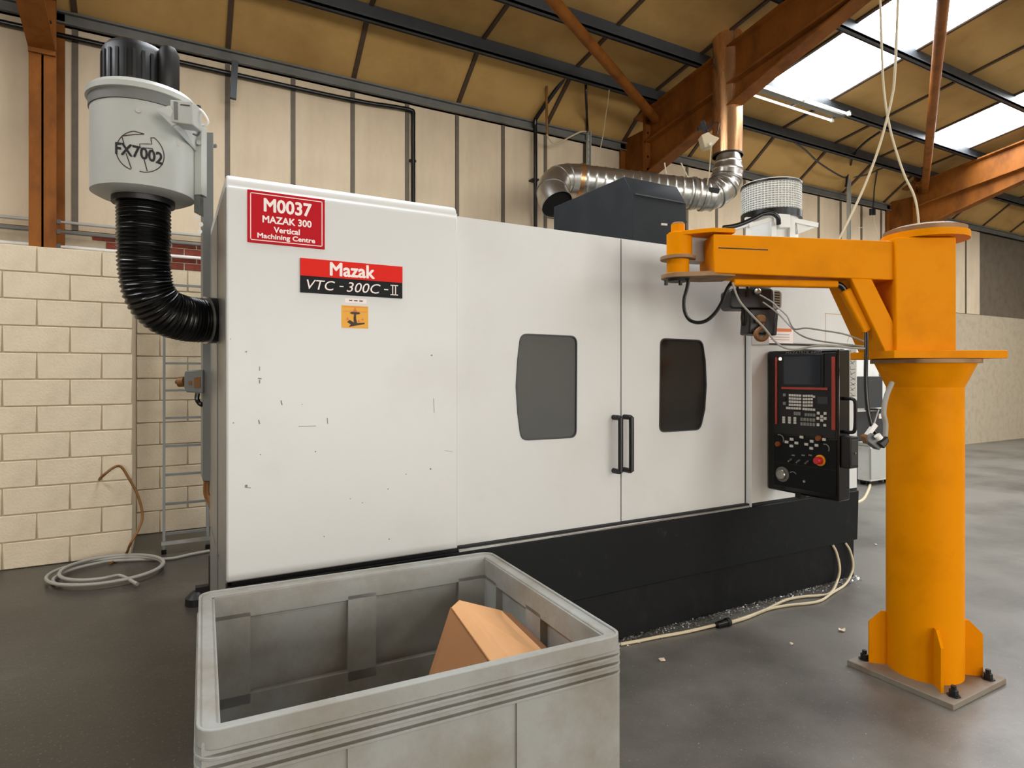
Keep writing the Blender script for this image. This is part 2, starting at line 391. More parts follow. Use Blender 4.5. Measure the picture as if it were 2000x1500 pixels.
# ------------------------------------------------------------------ the machining centre
YC, YD, YB, YKICK = 2.87, 2.91, 2.865, 2.90
XC0, XC1 = .214, 1.285
XS = FY(1213, 700, YD).x; XD2 = FY(1455, 700, YD).x; XE = FY(1676, 700, YC).x
XLP = FY(1467, 700, YC).x
mc = thing('machining_centre', 'large off-white machining centre with black base, two sliding doors and curved windows', 'machine', (2.4, 3.6, 0))
cpro = [(4.05,.71),(YC,.71),(YC,2.385)]+[(YC+.012*(1-math.cos(t_)),2.385+.02*math.sin(t_)) for t_ in (.5,1.0,1.57)]+[(YC+.012,2.415)]+[(YC+.052-.04*math.cos(t_),2.417+.04*math.sin(t_)) for t_ in (.3,.6,.9,1.2,1.57)]+[(4.05,2.457)]
MB().prism([(XC0,y_,z_) for y_, z_ in cpro], (XC1-XC0,0,0)).build('left_cabinet', 'mach', mc, bevel=.007, seg=2)
MB().mm((XC0+.004,YC+.02,.0),(XC1-.02,4.05,.705)).build('left_plinth', 'base', mc)
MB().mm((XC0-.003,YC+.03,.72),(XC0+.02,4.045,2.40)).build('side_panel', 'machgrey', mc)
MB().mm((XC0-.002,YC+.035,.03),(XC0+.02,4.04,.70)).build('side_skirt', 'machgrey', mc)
MB().mm((XC0-.008,3.35,.5),(XC0+.02,3.362,2.38)).build('side_seam', 'mgrey', mc)
# body behind the doors: leaves the working space open behind the windows
MB().mm((XC1,3.95,.40),(XE-.02,4.95,2.38)).build('rear_body', 'mgrey', mc)
MB().mm((XC1,YD+.03,2.33),(XE-.02,4.0,2.405)).build('roof_cover', 'mach', mc)
MB().mm((XD2,YD+.04,.5),(XE-.02,4.0,2.35)).build('right_body', 'mach', mc)
MB().mm((1.5,3.3,.66),(3.4,3.9,1.40)).build('work_table', 'steel', mc, bevel=.01)
MB().mm((2.35,3.45,1.25),(2.75,3.95,2.3)).build('spindle_head', 'dgrey', mc, bevel=.03)
b = MB(); b.cyl((2.55,3.6,1.02),(2.55,3.6,1.26),.09,20); b.build('spindle', 'chrome', mc, smooth=True)

def winpoly(pts, y):                                     # outline from photograph corners, corners rounded
    P = [FY(px, py, y) for px, py in pts]; out = []; n = len(P)
    for i in range(n):
        a, b_, c = P[i-1], P[i], P[(i+1) % n]
        da, dc = (a-b_), (c-b_); ang = da.angle(dc)
        rr = .045 if ang < math.radians(130) else .0
        if not rr: out.append(b_); continue
        pa = b_+da.normalized()*rr; pc = b_+dc.normalized()*rr
        for j in range(6):
            t = j/5; out.append(pa*(1-t)**2+b_*2*t*(1-t)+pc*t*t)
    return out
W1 = [(1016,651),(1127,656),(1126,855),(1017,861),(1010,806),(1007,755),(1010,703)]
W2 = [(1289,660),(1372,664),(1378,705),(1380,752),(1377,800),(1368,840),(1287,845)]
def door(x0, x1, win, hx, pm):
    """a door leaf with the window cut through its sheet, dark seal, tinted pane and handle"""
    zb, zt = .705, 2.414; wp = winpoly(win, YD)
    outer = [Vector((x0,YD,zb)), Vector((x1,YD,zb)), Vector((x1,YD,zt)), Vector((x0,YD,zt))]
    bm = bmesh.new()
    vo = [bm.verts.new(v) for v in outer]; vi = [bm.verts.new(v) for v in wp]
    ed = [bm.edges.new((vo[i], vo[(i+1) % 4])) for i in range(4)]+[bm.edges.new((vi[i], vi[(i+1) % len(vi)])) for i in range(len(vi))]
    bmesh.ops.triangle_fill(bm, use_beauty=True, edges=ed)
    bmesh.ops.dissolve_limit(bm, angle_limit=.001, verts=bm.verts, edges=bm.edges) if False else None
    r = bmesh.ops.extrude_face_region(bm, geom=bm.faces[:])
    bmesh.ops.translate(bm, vec=(0,.035,0), verts=[q for q in r['geom'] if isinstance(q, bmesh.types.BMVert)])
    bmesh.ops.recalc_face_normals(bm, faces=bm.faces)
    me = bpy.data.meshes.new('door'); bm.transform(Matrix.Translation(-mc.location)); bm.to_mesh(me); bm.free(); me.materials.append(MT['mach'])
    d = bpy.data.objects.new('door', me); col.objects.link(d); d.parent = mc
    MB().prism([v+Vector((0,.006,0)) for v in wp], (0,.008,0)).build('window_pane', pm, d)
    s = MB(); n = len(wp); c = sum(wp, Vector())/n
    inn = [v+(c-v)*(.008/max((c-v).length, .01)) for v in wp]
    s.add([v+Vector((0,-.003,0)) for v in wp]+[v+Vector((0,-.003,0)) for v in inn]+[v+Vector((0,.008,0)) for v in inn],
          [(i, (i+1) % n, n+(i+1) % n, n+i) for i in range(n)]+[(n+i, n+(i+1) % n, 2*n+(i+1) % n, 2*n+i) for i in range(n)])
    s.build('window_seal', 'dgrey', d)
    h = MB(); y1 = YD-.067; z0, z1 = 1.022, 1.34
    h.tube(smooth_path([(hx,YD,z1),(hx,y1+.018,z1),(hx,y1+.004,z1-.006),(hx,y1,z1-.022),(hx,y1,z0+.022),(hx,y1+.004,z0+.006),(hx,y1+.018,z0),(hx,YD,z0)], 4), .0155, 14)
    h.build('handle', 'black', d, smooth=True)
    return d
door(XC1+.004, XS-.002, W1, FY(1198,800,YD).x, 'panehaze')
door(XS+.002, XD2, W2, FY(1219,800,YD).x, 'pane')
MB().mm((XS-.0035,YD-.0005,.706),(XS+.0025,YD+.03,2.41)).build('door_gap', 'seam', mc)
MB().mm((XC1-.003,YC+.02,.706),(XC1+.006,YD+.02,2.42)).build('cabinet_edge_strip', 'mach', mc)
MB().mm((XC1+.004,YB+.004,.684),(XD2,YD+.02,.702)).build('door_sill', 'steel', mc, bevel=.004)
# right-hand section: upper panel proud, lower panel, trims
b = MB().mm((XLP,YC-.02,1.815),(XE,YC+.06,2.41)); b.build('upper_right_panel', 'mach', mc, bevel=.008)
MB().mm((XLP+.002,YC+.008,.69),(XE,YC+.06,1.806)).build('lower_right_panel', 'mach', mc, bevel=.004)
MB().mm((XD2+.004,YC-.01,.69),(XLP-.002,YC+.08,2.41)).build('door_post', 'mach', mc, bevel=.006)
MB().mm((XD2-.002,YD-.004,.69),(XD2+.004,YC+.09,2.41)).build('post_gap', 'seam', mc)
MB().mm((XLP,YC-.004,1.803),(XE,YC+.05,1.817)).build('ledge_gap', 'dgrey', mc)
# black base in two steps
xb1 = 4.70
MB().hexa([(XC0+.004,YB,.31),(xb1-.02,YB,.31),(xb1-.02,4.9,.31),(XC0+.004,4.05,.31),(XC0+.004,YB,.69),(xb1,YB,.69),(xb1,4.9,.69),(XC0+.004,4.05,.69)]).build('upper_base', 'base', mc, bevel=.006)
MB().mm((XC0+.03,YKICK,.012),(4.685,4.85,.312)).build('kick_plinth', 'kick', mc)
MB().mm((XC0+.03,YKICK+.04,.0),(4.6,4.8,.014)).build('floor_pads', 'dark', mc)
MB().mm((XC0+.02,YB+.012,.689),(xb1-.01,YB+.08,.712)).build('base_gap', 'seam', mc)
MB().mm((4.60,2.95,.0),(4.68,3.05,.03)).build('levelling_foot', 'dark', mc)
lf = MB(); lf.lathe((.17,4.80,0), [(.075,0),(.075,.05),(.05,.075),(.03,.09)], 16); lf.mm((.16,4.77,.07),(.3,4.83,.12)); lf.build('levelling_foot', 'dark', mc)
# faint cover plate, screws and scuffs on the left cabinet
sw = MB()
for px, py, r_ in ((481,687,3),(843,694,3),(841,916,3),(509,888,2.5),(456,826,2.5),(616,882,2.5),(481,949,5),(590,790,1.6),(793,926,1.8),(758,955,2),(684,974,1.8),(708,982,1.8),(633,1048,2),(760,1053,2.4),(450,662,1.8)):
    p = FY(px, py, YC-.0016); rr = r_*p.dot(FW)/F*.5; sw.cyl(p+Vector((0,.001,0)), p-Vector((0,.0012,0)), rr, 8)
for a, b_, r_ in (((583,833),(617,832),1.2),((507,716),(507,724),1.5),((504,739),(511,740),2.4),((507,742),(507,749),2.2),((549,782),(551,791),2.2),((639,816),(640,828),1.4),((505,820),(507,828),2.4),((847,778),(848,806),.9),((478,952),(490,953),1.3),((868,880),(884,882),.8)):
    sw.bar(FY(*a, YC-.0010), FY(*b_, YC-.0010), .0012, r_*.0022*.85)
o = sw.build('scuffs_and_screws', 'mgrey', mc); o['kind'] = 'stuff'; o['label'] = 'dark screw heads, chips and scuffs on the left cabinet'

# red identification sign
def plate(name, pts, m, y, t=.004, label=None, par=mc, bevel=.0):
    P = [FY(px, py, y) for px, py in pts]; o = MB().prism(P, (0,t,0)).build(name, m, par, bevel=bevel)
    if label: o['label'] = label
    return o
def rectpx(x0, y0, x1, y1, yp):                          # upright rectangle through two opposite photograph points at left and right ends
    a, b_ = FY(x0, y0, yp), FY(x1, y1, yp); return a, b_
def sign(name, xl, xr, ytl, ybl, m, label, y=YC, t=.005, bevel=0.):
    a, b_, c = FY(xl, ytl, y), FY(xl, ybl, y), FY(xr, ytl, y)
    o = MB().mm((a.x,y-t,b_.z),(c.x,y,a.z)).build(name, m, mc, bevel=bevel); o['label'] = label
    return o, (a.x, c.x, b_.z, a.z), y-t
def stext(s, m, par, xl, xr, zc, h, y, **kw):
    a = FY(xl, 700, y).x; b_ = FY(xr, 700, y).x
    return text(s, m, par, ((a+b_)/2, y, zc), X, Z, b_-a, h, **kw)
s1, (ax, bx, az, bz), ys = sign('identification_sign', 483, 634, 370, 473, 'signred', 'red sign with white border and white lettering', bevel=.001)
bo = MB(); t_ = .0035; i_ = .011
for lo, hi in (((ax+i_,bz-i_-t_),(bx-i_,bz-i_)),((ax+i_,az+i_),(bx-i_,az+i_+t_)),((ax+i_,az+i_),(ax+i_+t_,bz-i_)),((bx-i_-t_,az+i_),(bx-i_,bz-i_))):
    bo.mm((lo[0],ys-.0008,lo[1]),(hi[0],ys,hi[1]))
bo.build('border', 'signwhite', s1)
hz = bz-az; zl = lambda f: bz-hz*f
stext('M0037', 'signwhite', s1, 516, 608, zl(.255), hz*.245, ys, bold=.032)
stext('MAZAK 300', 'signwhite', s1, 513, 608, zl(.53), hz*.13, ys, bold=.03)
stext('Vertical', 'signwhite', s1, 535, 585, zl(.715), hz*.105, ys, bold=.03)
stext('Machining Centre', 'signwhite', s1, 503, 615, zl(.865), hz*.12, ys, bold=.03)
# maker's plate, red over black
s2, (ax, bx, az, bz), ys = sign('maker_plate', 586, 785, 504, 571, 'plateblack', 'name plate, red upper half over black lower half', t=.008, bevel=.001)
zm = az+(bz-az)*.49
MB().mm((ax,ys-.001,zm),(bx,ys+.002,bz)).build('red_band', 'platered', s2)
stext('Mazak', 'signwhite', s2, 645, 731, zm+(bz-zm)*.5, (bz-zm)*.74, ys-.0012, bold=.03)
stext('VTC', 'signwhite', s2, 599, 654, az+(zm-az)*.5, (zm-az)*.58, ys, shear=.22)
stext('-', 'signwhite', s2, 663, 671, az+(zm-az)*.5, (zm-az)*.06, ys)
stext('300C', 'signwhite', s2, 677, 743, az+(zm-az)*.5, (zm-az)*.60, ys, shear=.22)
stext('-', 'signwhite', s2, 750, 758, az+(zm-az)*.5, (zm-az)*.06, ys)
x2a, x2b = FY(763,560,ys).x, FY(777,560,ys).x; n2 = MB(); zc = az+(zm-az)*.5; hh = (zm-az)*.3; t_ = .0045; sh = .0
for s_ in (-1, 1): n2.mm((x2a-.001,ys-.0012,zc+s_*hh-t_/2),(x2b+.001,ys,zc+s_*hh+t_/2))
for fx in (.28, .68): n2.mm((x2a+(x2b-x2a)*fx-t_/2,ys-.0012,zc-hh),(x2a+(x2b-x2a)*fx+t_/2,ys,zc+hh))
n2.build('lettering', 'signwhite', s2)
# small white strip label and yellow warning label
s3, (ax, bx, az, bz), ys = sign('strip_label', 673, 716, 582, 591, 'signwhite', 'small white strip label under the name plate', t=.002)
for f0, f1 in ((.2,.34),(.42,.58),(.66,.82)): MB().mm((ax+(bx-ax)*f0,ys-.0006,az+(bz-az)*.4),(ax+(bx-ax)*f1,ys,az+(bz-az)*.65)).build('print', 'dgrey', s3)
s4, (ax, bx, az, bz), ys = sign('warning_label', 667, 719, 596, 640, 'yellow', 'square yellow warning label with dark tool pictogram', t=.002)
dx, dz = bx-ax, bz-az
pp = lambda u, v: (ax+dx*u, ys, az+dz*v)
MB().prism([pp(.06,.93),pp(.94,.93),pp(.94,.955),pp(.06,.955)], (0,-.0006,0)).prism([pp(.06,.73),pp(.94,.73),pp(.94,.75),pp(.06,.75)], (0,-.0006,0)).build('print_line', 'orangeink', s4)
ic = MB().prism([pp(.3,.66),pp(.36,.72),pp(.66,.72),pp(.7,.66),pp(.62,.62),pp(.54,.62),pp(.54,.42),pp(.58,.22),pp(.52,.16),pp(.46,.2),pp(.44,.42),pp(.46,.62),pp(.38,.62)], (0,-.0007,0))
ic.prism([pp(.26,.04),pp(.86,.2),pp(.86,.26),pp(.5,.22),pp(.3,.36),pp(.2,.26),pp(.34,.16)], (0,-.0008,0)); ic.build('pictogram', 'ink', s4)
for cx, cz, s_ in ((.5,.84,.1),(.22,.42,.07),(.64,.34,.07),(.78,.42,.06)): MB().prism([pp(cx-s_*.8,cz-s_),pp(cx+s_*.8,cz-s_),pp(cx,cz+s_)], (0,-.0006,0)).build('arrow_print', 'orangeink', s4)
# stickers and rust marks on the upper right panel
yu = YC-.02
plate('sticker', [(1500,640),(1549,642),(1549,671),(1500,670)], 'signwhite', yu-.0015, .0015, 'white sticker with an orange heading')
plate('sticker_heading', [(1503,640.5),(1546,642),(1546,648),(1503,647)], 'orangeink', yu-.003, .0015)
for yy in (652,657,662): plate('sticker_print', [(1505,yy),(1542,yy+1),(1542,yy+2.6),(1505,yy+1.6)], 'paleink', yu-.003, .0015)
plate('grey_plate', [(1469,653),(1502,655),(1502,673),(1469,673)], 'paleink', yu-.002, .002, 'plain grey plate below the hoist')
for a, b_ in (((1612,612),(1612,670)),((1612,612),(1648,615)),((1655,668),(1662,645))): MB().bar(FY(*a,yu-.0006), FY(*b_,yu-.0006), .001, .006).build('rust_mark', 'rustmark', mc)
# lettered strip plate near the right end
a = FY(1658,682,YC+.006); b_ = FY(1672,775,YC+.006)
sp_ = MB().mm((a.x,YC+.004,b_.z),(b_.x,YC+.009,a.z)).build('engraved_strip', 'paleink', mc); sp_['label'] = 'narrow grey strip plate with engraved marks'
em = MB(); R2 = random.Random(3)
for i in range(9):
    zz = a.z-(a.z-b_.z)*(i+.5)/9; hh = (a.z-b_.z)/9*.34
    xm = (a.x+b_.x)/2; wd = (b_.x-a.x)*.34
    em.bar((xm-wd,YC+.0035,zz+hh), (xm+wd*R2.uniform(-1,1),YC+.0035,zz-hh), .001, .004); em.bar((xm-wd,YC+.0035,zz-hh), (xm+wd,YC+.0035,zz-hh*R2.uniform(-1,1)), .001, .004)
em.build('engraved_marks', 'dgrey', mc)
MB().mm((FY(1560,700,YC).x,YC-.002,.70),(FY(1655,700,YC).x,YC+.02,1.78)).build('grey_infill_panel', 'dgrey', mc)

# dark hood on the roof
hd = MB(); x0, x1 = 2.797, 3.30; zf, ztp, zb0 = 2.845, 2.99, 2.40
prof = [(3.3,zb0),(3.3,zf),(3.393,ztp),(4.30,ztp),(4.30,zb0)]
hd.prism([(x0,y_,z_) for y_, z_ in prof], (x1-x0,0,0)); hd.build('roof_hood', 'hood', mc, bevel=.006)
MB().bar((x0+.02,3.297,zf-.0), (x1-.01,3.297,zf), .006, .008).build('hood_seam', 'dgrey', mc)
sb = MB()
for px, py in ((1228,354),(1222,450),(1236,356)): p = FY(px,py,3.3); sb.cyl((p.x,3.297,p.z),(p.x,3.303,p.z),.007,8)

# ------------------------------------------------------------------ control console, swung out square to the front
XQ = 3.64
cc = thing('control_console', 'black control console with screen, keypad and red stop button, swung out from the machine', 'control panel', (3.7, 2.6, .8))
def C(px, py): p = FX(px, py, XQ); return p.y, p.z
yA, zT = C(1638, 681); zB = C(1633, 980)[1]; yBk = YC
o = MB().mm((XQ,yA,zB),(XQ+.12,yBk+.0,zT)).build('housing', 'glossy', cc, bevel=.012, seg=3)
y0, _ = C(1513, 700); y1, _ = C(1633, 700)
def patch(name, x0, t0, x1, t1, m, t=.004, lift=0., bevel=0., par=cc):   # rectangle on the console face
    ya, za = C(x0, t0); yb, _ = C(x1, t0); _, zb = C((x0), t1)
    return MB().mm((XQ-t-lift,yb,zb),(XQ-lift+.001,ya,za)).build(name, m, par, bevel=bevel)
MB().mm((XQ-.004,y1,C(1575,852)[1]),(XQ+.01,y0,C(1575,690)[1])).build('upper_fascia', 'black', cc, bevel=.003)
MB().mm((XQ-.008,y1,zB+.04),(XQ+.01,y0,C(1575,854)[1])).build('lower_fascia', 'plateblack', cc, bevel=.003)
MB().mm((XQ-.010,C(1610,0)[0],C(1570,756)[1]),(XQ-.002,C(1528,0)[0],C(1570,692)[1])).build('screen_bezel', 'black', cc, bevel=.003)
MB().mm((XQ-.0125,C(1605,0)[0],C(1570,751)[1]),(XQ-.002,C(1533,0)[0],C(1570,696)[1])).build('screen', 'screen', cc)
text('MAZATROL 640M', 'mgrey', cc, (XQ-.004, C(1570,689)[0], C(1570,688.5)[1]), -Y, Z, C(1535,0)[0]-C(1606,0)[0], .018, shear=.2, bold=.004)
def vs_(x, t0, t1, wpx, m): 
    ya = C(x-wpx/2, 0)[0]; yb = C(x+wpx/2, 0)[0]
    MB().mm((XQ-.012,yb,C(x,t1)[1]),(XQ+.002,ya,C(x,t0)[1])).build('red_trim', m, cc, bevel=.002)
vs_(1517.5, 698, 828, 3.2, 'redstrip'); vs_(1629, 697, 840, 6, 'redstrip')
MB().mm((XQ-.012,C(1618,0)[0],C(1570,761)[1]),(XQ+.002,C(1528,0)[0],C(1570,756.5)[1])).build('red_trim', 'redstrip', cc, bevel=.002)
yl, zl_ = C(1525, 701); MB().cyl((XQ-.008,yl,zl_),(XQ+.001,yl,zl_),.0105,14).build('pilot_lamp', 'led', cc, smooth=True)
# keys
SX, SY = 6.0976, 6.0976
keys = []
def kz(x, y, w_=24, h_=26, m='key'): keys.append((1440+x/SX, 640+y/SY, w_/SX, h_/SY, m))
for r in range(4):
    for c in range(5): kz(637+c*30, 803+r*38+c*1.5)
    for c in range(4): kz(802+c*31, 812+r*38)
for c in range(6): kz(604+c*30, 955+c*1.5)
for c in range(5): kz(800+c*31, 968+c*2)
kz(922, 822); kz(570,800,30,34,'keyg'); kz(570,850,34,30,'black'); kz(570,900,30,34,'keyg')
for c in range(3): kz(695+c*28, 1020+c*2, 24, 40, 'keyg')
for c in range(4): kz(826+c*33, 1034+c*2, 26, 34, 'keyg')
for cx in (562, 630, 696):
    for r in range(3): kz(cx, 1068+r*28+ (cx-562)*.05, 30, 24)
for r in range(2):
    for c in range(5): kz(777+c*36, 1090+r*54+c*2, 28, 38, 'keyg')
for x, y in ((975,1016),(1056,1020),(970,1078),(1016,1058),(1056,1080),(1016,1100),(972,1154),(1052,1160)): kz(x, y, 32, 32)
for x, y in ((660,1325),(600,1358),(718,1370),(658,1405),(778,1300),(900,1350),(835,1385),(957,1398),(895,1433),(1047,1328)): kz(x, y, 40, 30, 'key')
for px, py, wp_, hp_, m in keys:
    lift = .008 if py > 850 else .004
    ya, zc_ = C(px-wp_/2, py); yb, _ = C(px+wp_/2, py); d_ = FX(px, py, XQ).dot(FW)/F
    MB().mm((XQ-lift-.006,yb,zc_-hp_*d_/2),(XQ-lift+.001,ya,zc_+hp_*d_/2)).build('key', m, cc)
MB().mm((XQ-.007,C(1618,0)[0],C(1608,789)[1]),(XQ-.002,C(1598,0)[0],C(1608,775)[1])).build('small_display', 'dgrey', cc)
def knob(px, py, r_, m, dep=.02, base=None, name='knob'):
    y_, z_ = C(px, py)
    if base: MB().cyl((XQ-.014,y_,z_),(XQ-.006,y_,z_),r_*1.5,24).build(name+'_collar', base, cc, smooth=True)
    return MB().lathe((XQ-.004,y_,z_), [(r_,0),(r_,dep*.8),(r_*.85,dep),(0.0001,dep)], 20, -X).build(name, m, cc, smooth=True)
knob(1604, 899, .024, 'red', .05, 'yellow', 'emergency_stop')
knob(1530, 926, .034, 'chrome', .03, 'mgrey', 'handwheel')
knob(1522, 867, .018, 'amber', .022, None, 'override_knob'); knob(1601, 856, .018, 'amber', .022, None, 'override_knob')
knob(1573, 940, .009, 'chrome', .012, None, 'key_switch')
for px, py in ((1547,897),(1563,899),(1580,901)):
    y_, z_ = C(px, py); MB().tube([(XQ-.008,y_,z_),(XQ-.04,y_,z_-.012)], [.008,.005], 8).build('toggle_switch', 'chrome', cc, smooth=True)
for px, py, rr in ((1524,858,.032),(1613,876,.028)):
    y_, z_ = C(px, py); arc = [(XQ-.0085,y_-math.cos(a)*rr,z_+math.sin(a)*rr) for a in [math.radians(-30+i*14) for i in range(11)]]
    MB().tube(arc, .0035, 5).build('scale_print', 'keyg', cc)
arc = [(XQ-.0085,C(1550,0)[0]-math.cos(math.radians(35+i*11))*.03,C(1550,930)[1]+math.sin(math.radians(35+i*11))*.03) for i in range(10)]
MB().tube(arc, .003, 5).build('scale_print', 'keyg', cc)
for px in (1551,1570,1584): 
    y_, z_ = C(px, 889); MB().mm((XQ-.0092,y_-.012,z_-.004),(XQ-.007,y_+.012,z_+.004)).build('switch_print', 'keyg', cc)
MB().mm((XQ-.0085,C(1632,0)[0],C(1600,915)[1]),(XQ-.0075,C(1514,0)[0],C(1600,913.5)[1])).build('fascia_seam', 'seam', cc)
xm = XQ+.06
MB().tube(smooth_path([(xm,yA+.01,C(1638,779)[1]),(xm,yA-.05,C(1638,779)[1]),(xm,yA-.068,C(1638,785)[1]),(xm,yA-.07,C(1638,800)[1]),(xm,yA-.07,C(1638,822)[1]),(xm,yA-.066,C(1638,838)[1]),(xm,yA-.05,C(1638,844)[1]),(xm,yA+.01,C(1638,844)[1])], 5), .011, 12).build('grab_handle', 'black', cc, smooth=True)
MB().mm((XQ+.02,yA-.06,C(1638,914)[1]),(XQ+.11,yA+.002,C(1638,852)[1])).build('side_box', 'black', cc, bevel=.006)
MB().mm((XQ+.03,yA-.063,C(1638,908)[1]),(XQ+.1,yA-.058,C(1638,858)[1])).build('side_box_cover', 'dgrey', cc, bevel=.004)
MB().cyl((XQ+.065,yA-.07,C(1638,884)[1]),(XQ+.065,yA-.058,C(1638,884)[1]),.006,10).build('box_screw', 'chrome', cc, smooth=True)
ub = MB(); p = C(1560, 968); ub.mm((XQ-.01,p[0]-.02,zB-.02),(XQ+.05,p[0]+.02,zB+.01)); ub.build('cable_gland', 'dark', cc)

# ------------------------------------------------------------------ left mist extractor and its hose
EC = Vector((-.10, 3.23, 0)); ER = .204
me_ = thing('mist_extractor', 'light grey drum mist extractor with circular line logo hung beside the machine', 'extractor', (EC.x, EC.y, 2.4))
MB().lathe(EC, [(ER-.03,2.385),(ER,2.40),(ER,2.755)], 48).build('drum', 'lgrey', me_, smooth=True)
MB().lathe(EC, [(ER-.01,2.755),(ER+.005,2.757),(ER+.005,2.80),(ER-.01,2.802)], 48).build('clamp_band', 'mgrey', me_, smooth=True)
MB().lathe(EC, [(ER+.008,2.80),(ER+.016,2.803),(ER+.016,2.825),(ER-.0,2.845),(.0001,2.87)], 48).build('lid', 'lgrey', me_, smooth=True)
MB().lathe(EC+Vector((-.03,0,0)), [(.13,2.85),(.13,3.02),(.11,3.05),(.0001,3.05)], 32).build('fan_motor', 'black', me_, smooth=True)
fm = MB()
for i in range(24):
    a = i*math.pi/12; d = Vector((math.cos(a), math.sin(a), 0)); fm.bar(EC+Vector((-.03,0,2.87))+d*.128, EC+Vector((-.03,0,3.0))+d*.128, .012, .012, up=d)
fm.build('cooling_fins', 'black', me_)
p = W(329, 175, 2.75); MB().lathe((p.x,p.y,2.855), [(.038,0),(.044,.01),(.044,.17),(.03,.2),(.0001,.2)], 24).build('capacitor_can', 'dark', me_, smooth=True)
MB().lathe(EC, [(.125,2.36),(.125,2.40)], 40).build('inlet_spigot', 'black', me_, smooth=True)
# drum graphics wrapped round the drum
thc = math.atan2(W(276,300,2.6).y-EC.y, W(276,300,2.6).x-EC.x)
th0 = math.atan2(-EC.y, -EC.x)                        # direction of the camera from the drum
def ondrum(a, b, rr=ER+.0012): th = th0+a/ER; return Vector((EC.x+rr*math.cos(th), EC.y+rr*math.sin(th), b))
S = 2.56/F/10                                         # zoomed pixel (1/10) to metres on the drum face
def dr(X_, Y_): return (X_/10+232-279)*2.56/F, H+(HOR-(Y_/10+174))/F*2.57
def ribbon(pts, wd=.0021):
    g = MB(); P = [dr(*q) for q in pts]; PP = []
    for (a, b) in zip(P[:-1], P[1:]):
        n = max(1, int(math.hypot(b[0]-a[0], b[1]-a[1])/.012))
        for i in range(n): PP.append((a[0]+(b[0]-a[0])*i/n, a[1]+(b[1]-a[1])*i/n))
    PP.append(P[-1]); vs = []; fs = []
    for i, q in enumerate(PP):
        a, b = PP[max(i-1, 0)], PP[min(i+1, len(PP)-1)]; dx, dy = b[0]-a[0], b[1]-a[1]; l = math.hypot(dx, dy) or 1
        nx, ny = -dy/l*wd, dx/l*wd
        vs += [ondrum(q[0]+nx, q[1]+ny), ondrum(q[0]-nx, q[1]-ny)]
    for i in range(len(PP)-1): fs.append((2*i, 2*i+1, 2*i+3, 2*i+2))
    return g.add(vs, fs)
def arcp(a0, a1, n=18): return [(410+420*math.cos(math.radians(a0+(a1-a0)*i/n)), 1190-400*math.sin(math.radians(a0+(a1-a0)*i/n))) for i in range(n+1)]
for pts in ([(260,1540),(170,1250)], [(135,1080),(95,920),(480,830)], [(480,830)]+arcp(98, 245, 24)[1:]+[(260,1545)],
            [(640,1155),(620,1085),(415,1115),(400,1040),(610,1000),(590,880)]+arcp(55,-80,24)+[(400,1575)], [(530,1295),(470,1300),(530,1550)]):
    ribbon(pts).build('logo_line', 'ink', me_, recalc=False)
ta, tb = dr(390, 1205)
wd_ = (800-(-20))*S; sl = -(1260-1145)/720.0
text('FX7002', 'seam', me_, (0,0,0), X, Z, wd_, .048, bold=.03, fn=lambda a, b, z_: ondrum(ta+a, tb+b+a*sl*.75, ER+.002+z_))
# hanging bracket, switch box
MB().prism([W(303,212,2.545),W(336,246,2.58),W(381,294,2.83),W(381,256,2.83),W(350,238,2.60),W(332,206,2.57)], FW*.02).build('bracket_arm', 'lgrey', me_)
bp = MB(); bp.prism([W(379,243,2.84),W(394,243,2.84),W(394,380,2.84),W(379,380,2.84)], FW*.05); bp.build('bracket_upright', 'lgrey', me_, bevel=.003)
MB().prism([W(379,380,2.85),W(391,380,2.85),W(391,421,2.85),W(379,415,2.85)], FW*.03).build('bracket_foot', 'mgrey', me_)
for px, py in ((270,215),(349,280),(388,278),(385,425),(392,438),(390,452)):
    d_ = 2.60 if px < 300 else 2.72 if px < 360 else 2.84
    MB().cyl(W(px,py,d_), W(px,py,d_-.02), .011, 8).build('bolt', 'chrome', me_)
sb_ = MB().prism([W(332,194,2.58),W(376,198,2.58),W(377,244,2.58),W(333,238,2.58)], FW*.08).build('switch_box', 'lgrey', me_, bevel=.004)
MB().prism([W(339,198,2.578),W(346,198.5,2.578),W(347,234,2.578),W(340,233.5,2.578)], FW*.004).build('box_stripe', 'mgrey', sb_)
MB().prism([W(352,203,2.577),W(370,205,2.577),W(370,207,2.577),W(352,205,2.577)], FW*.003).build('box_print', 'dgrey', sb_)
MB().tube([W(387,207,2.66),W(387,238,2.66)], .012, 10).build('cable_gland', 'rubber', me_, smooth=True)
MB().tube(smooth_path([W(375,210,2.64),W(390,214,2.64),W(401,226,2.64),W(406,238,2.65),W(400,245,2.66),W(388,242,2.68)]), .0055, 8).build('white_lead', 'white', me_, smooth=True)
MB().tube(smooth_path([W(388,242,2.70),W(390,256,2.72),W(386,264,2.74),W(378,262,2.76)]), .005, 8).build('grey_lead', 'mgrey', me_, smooth=True)
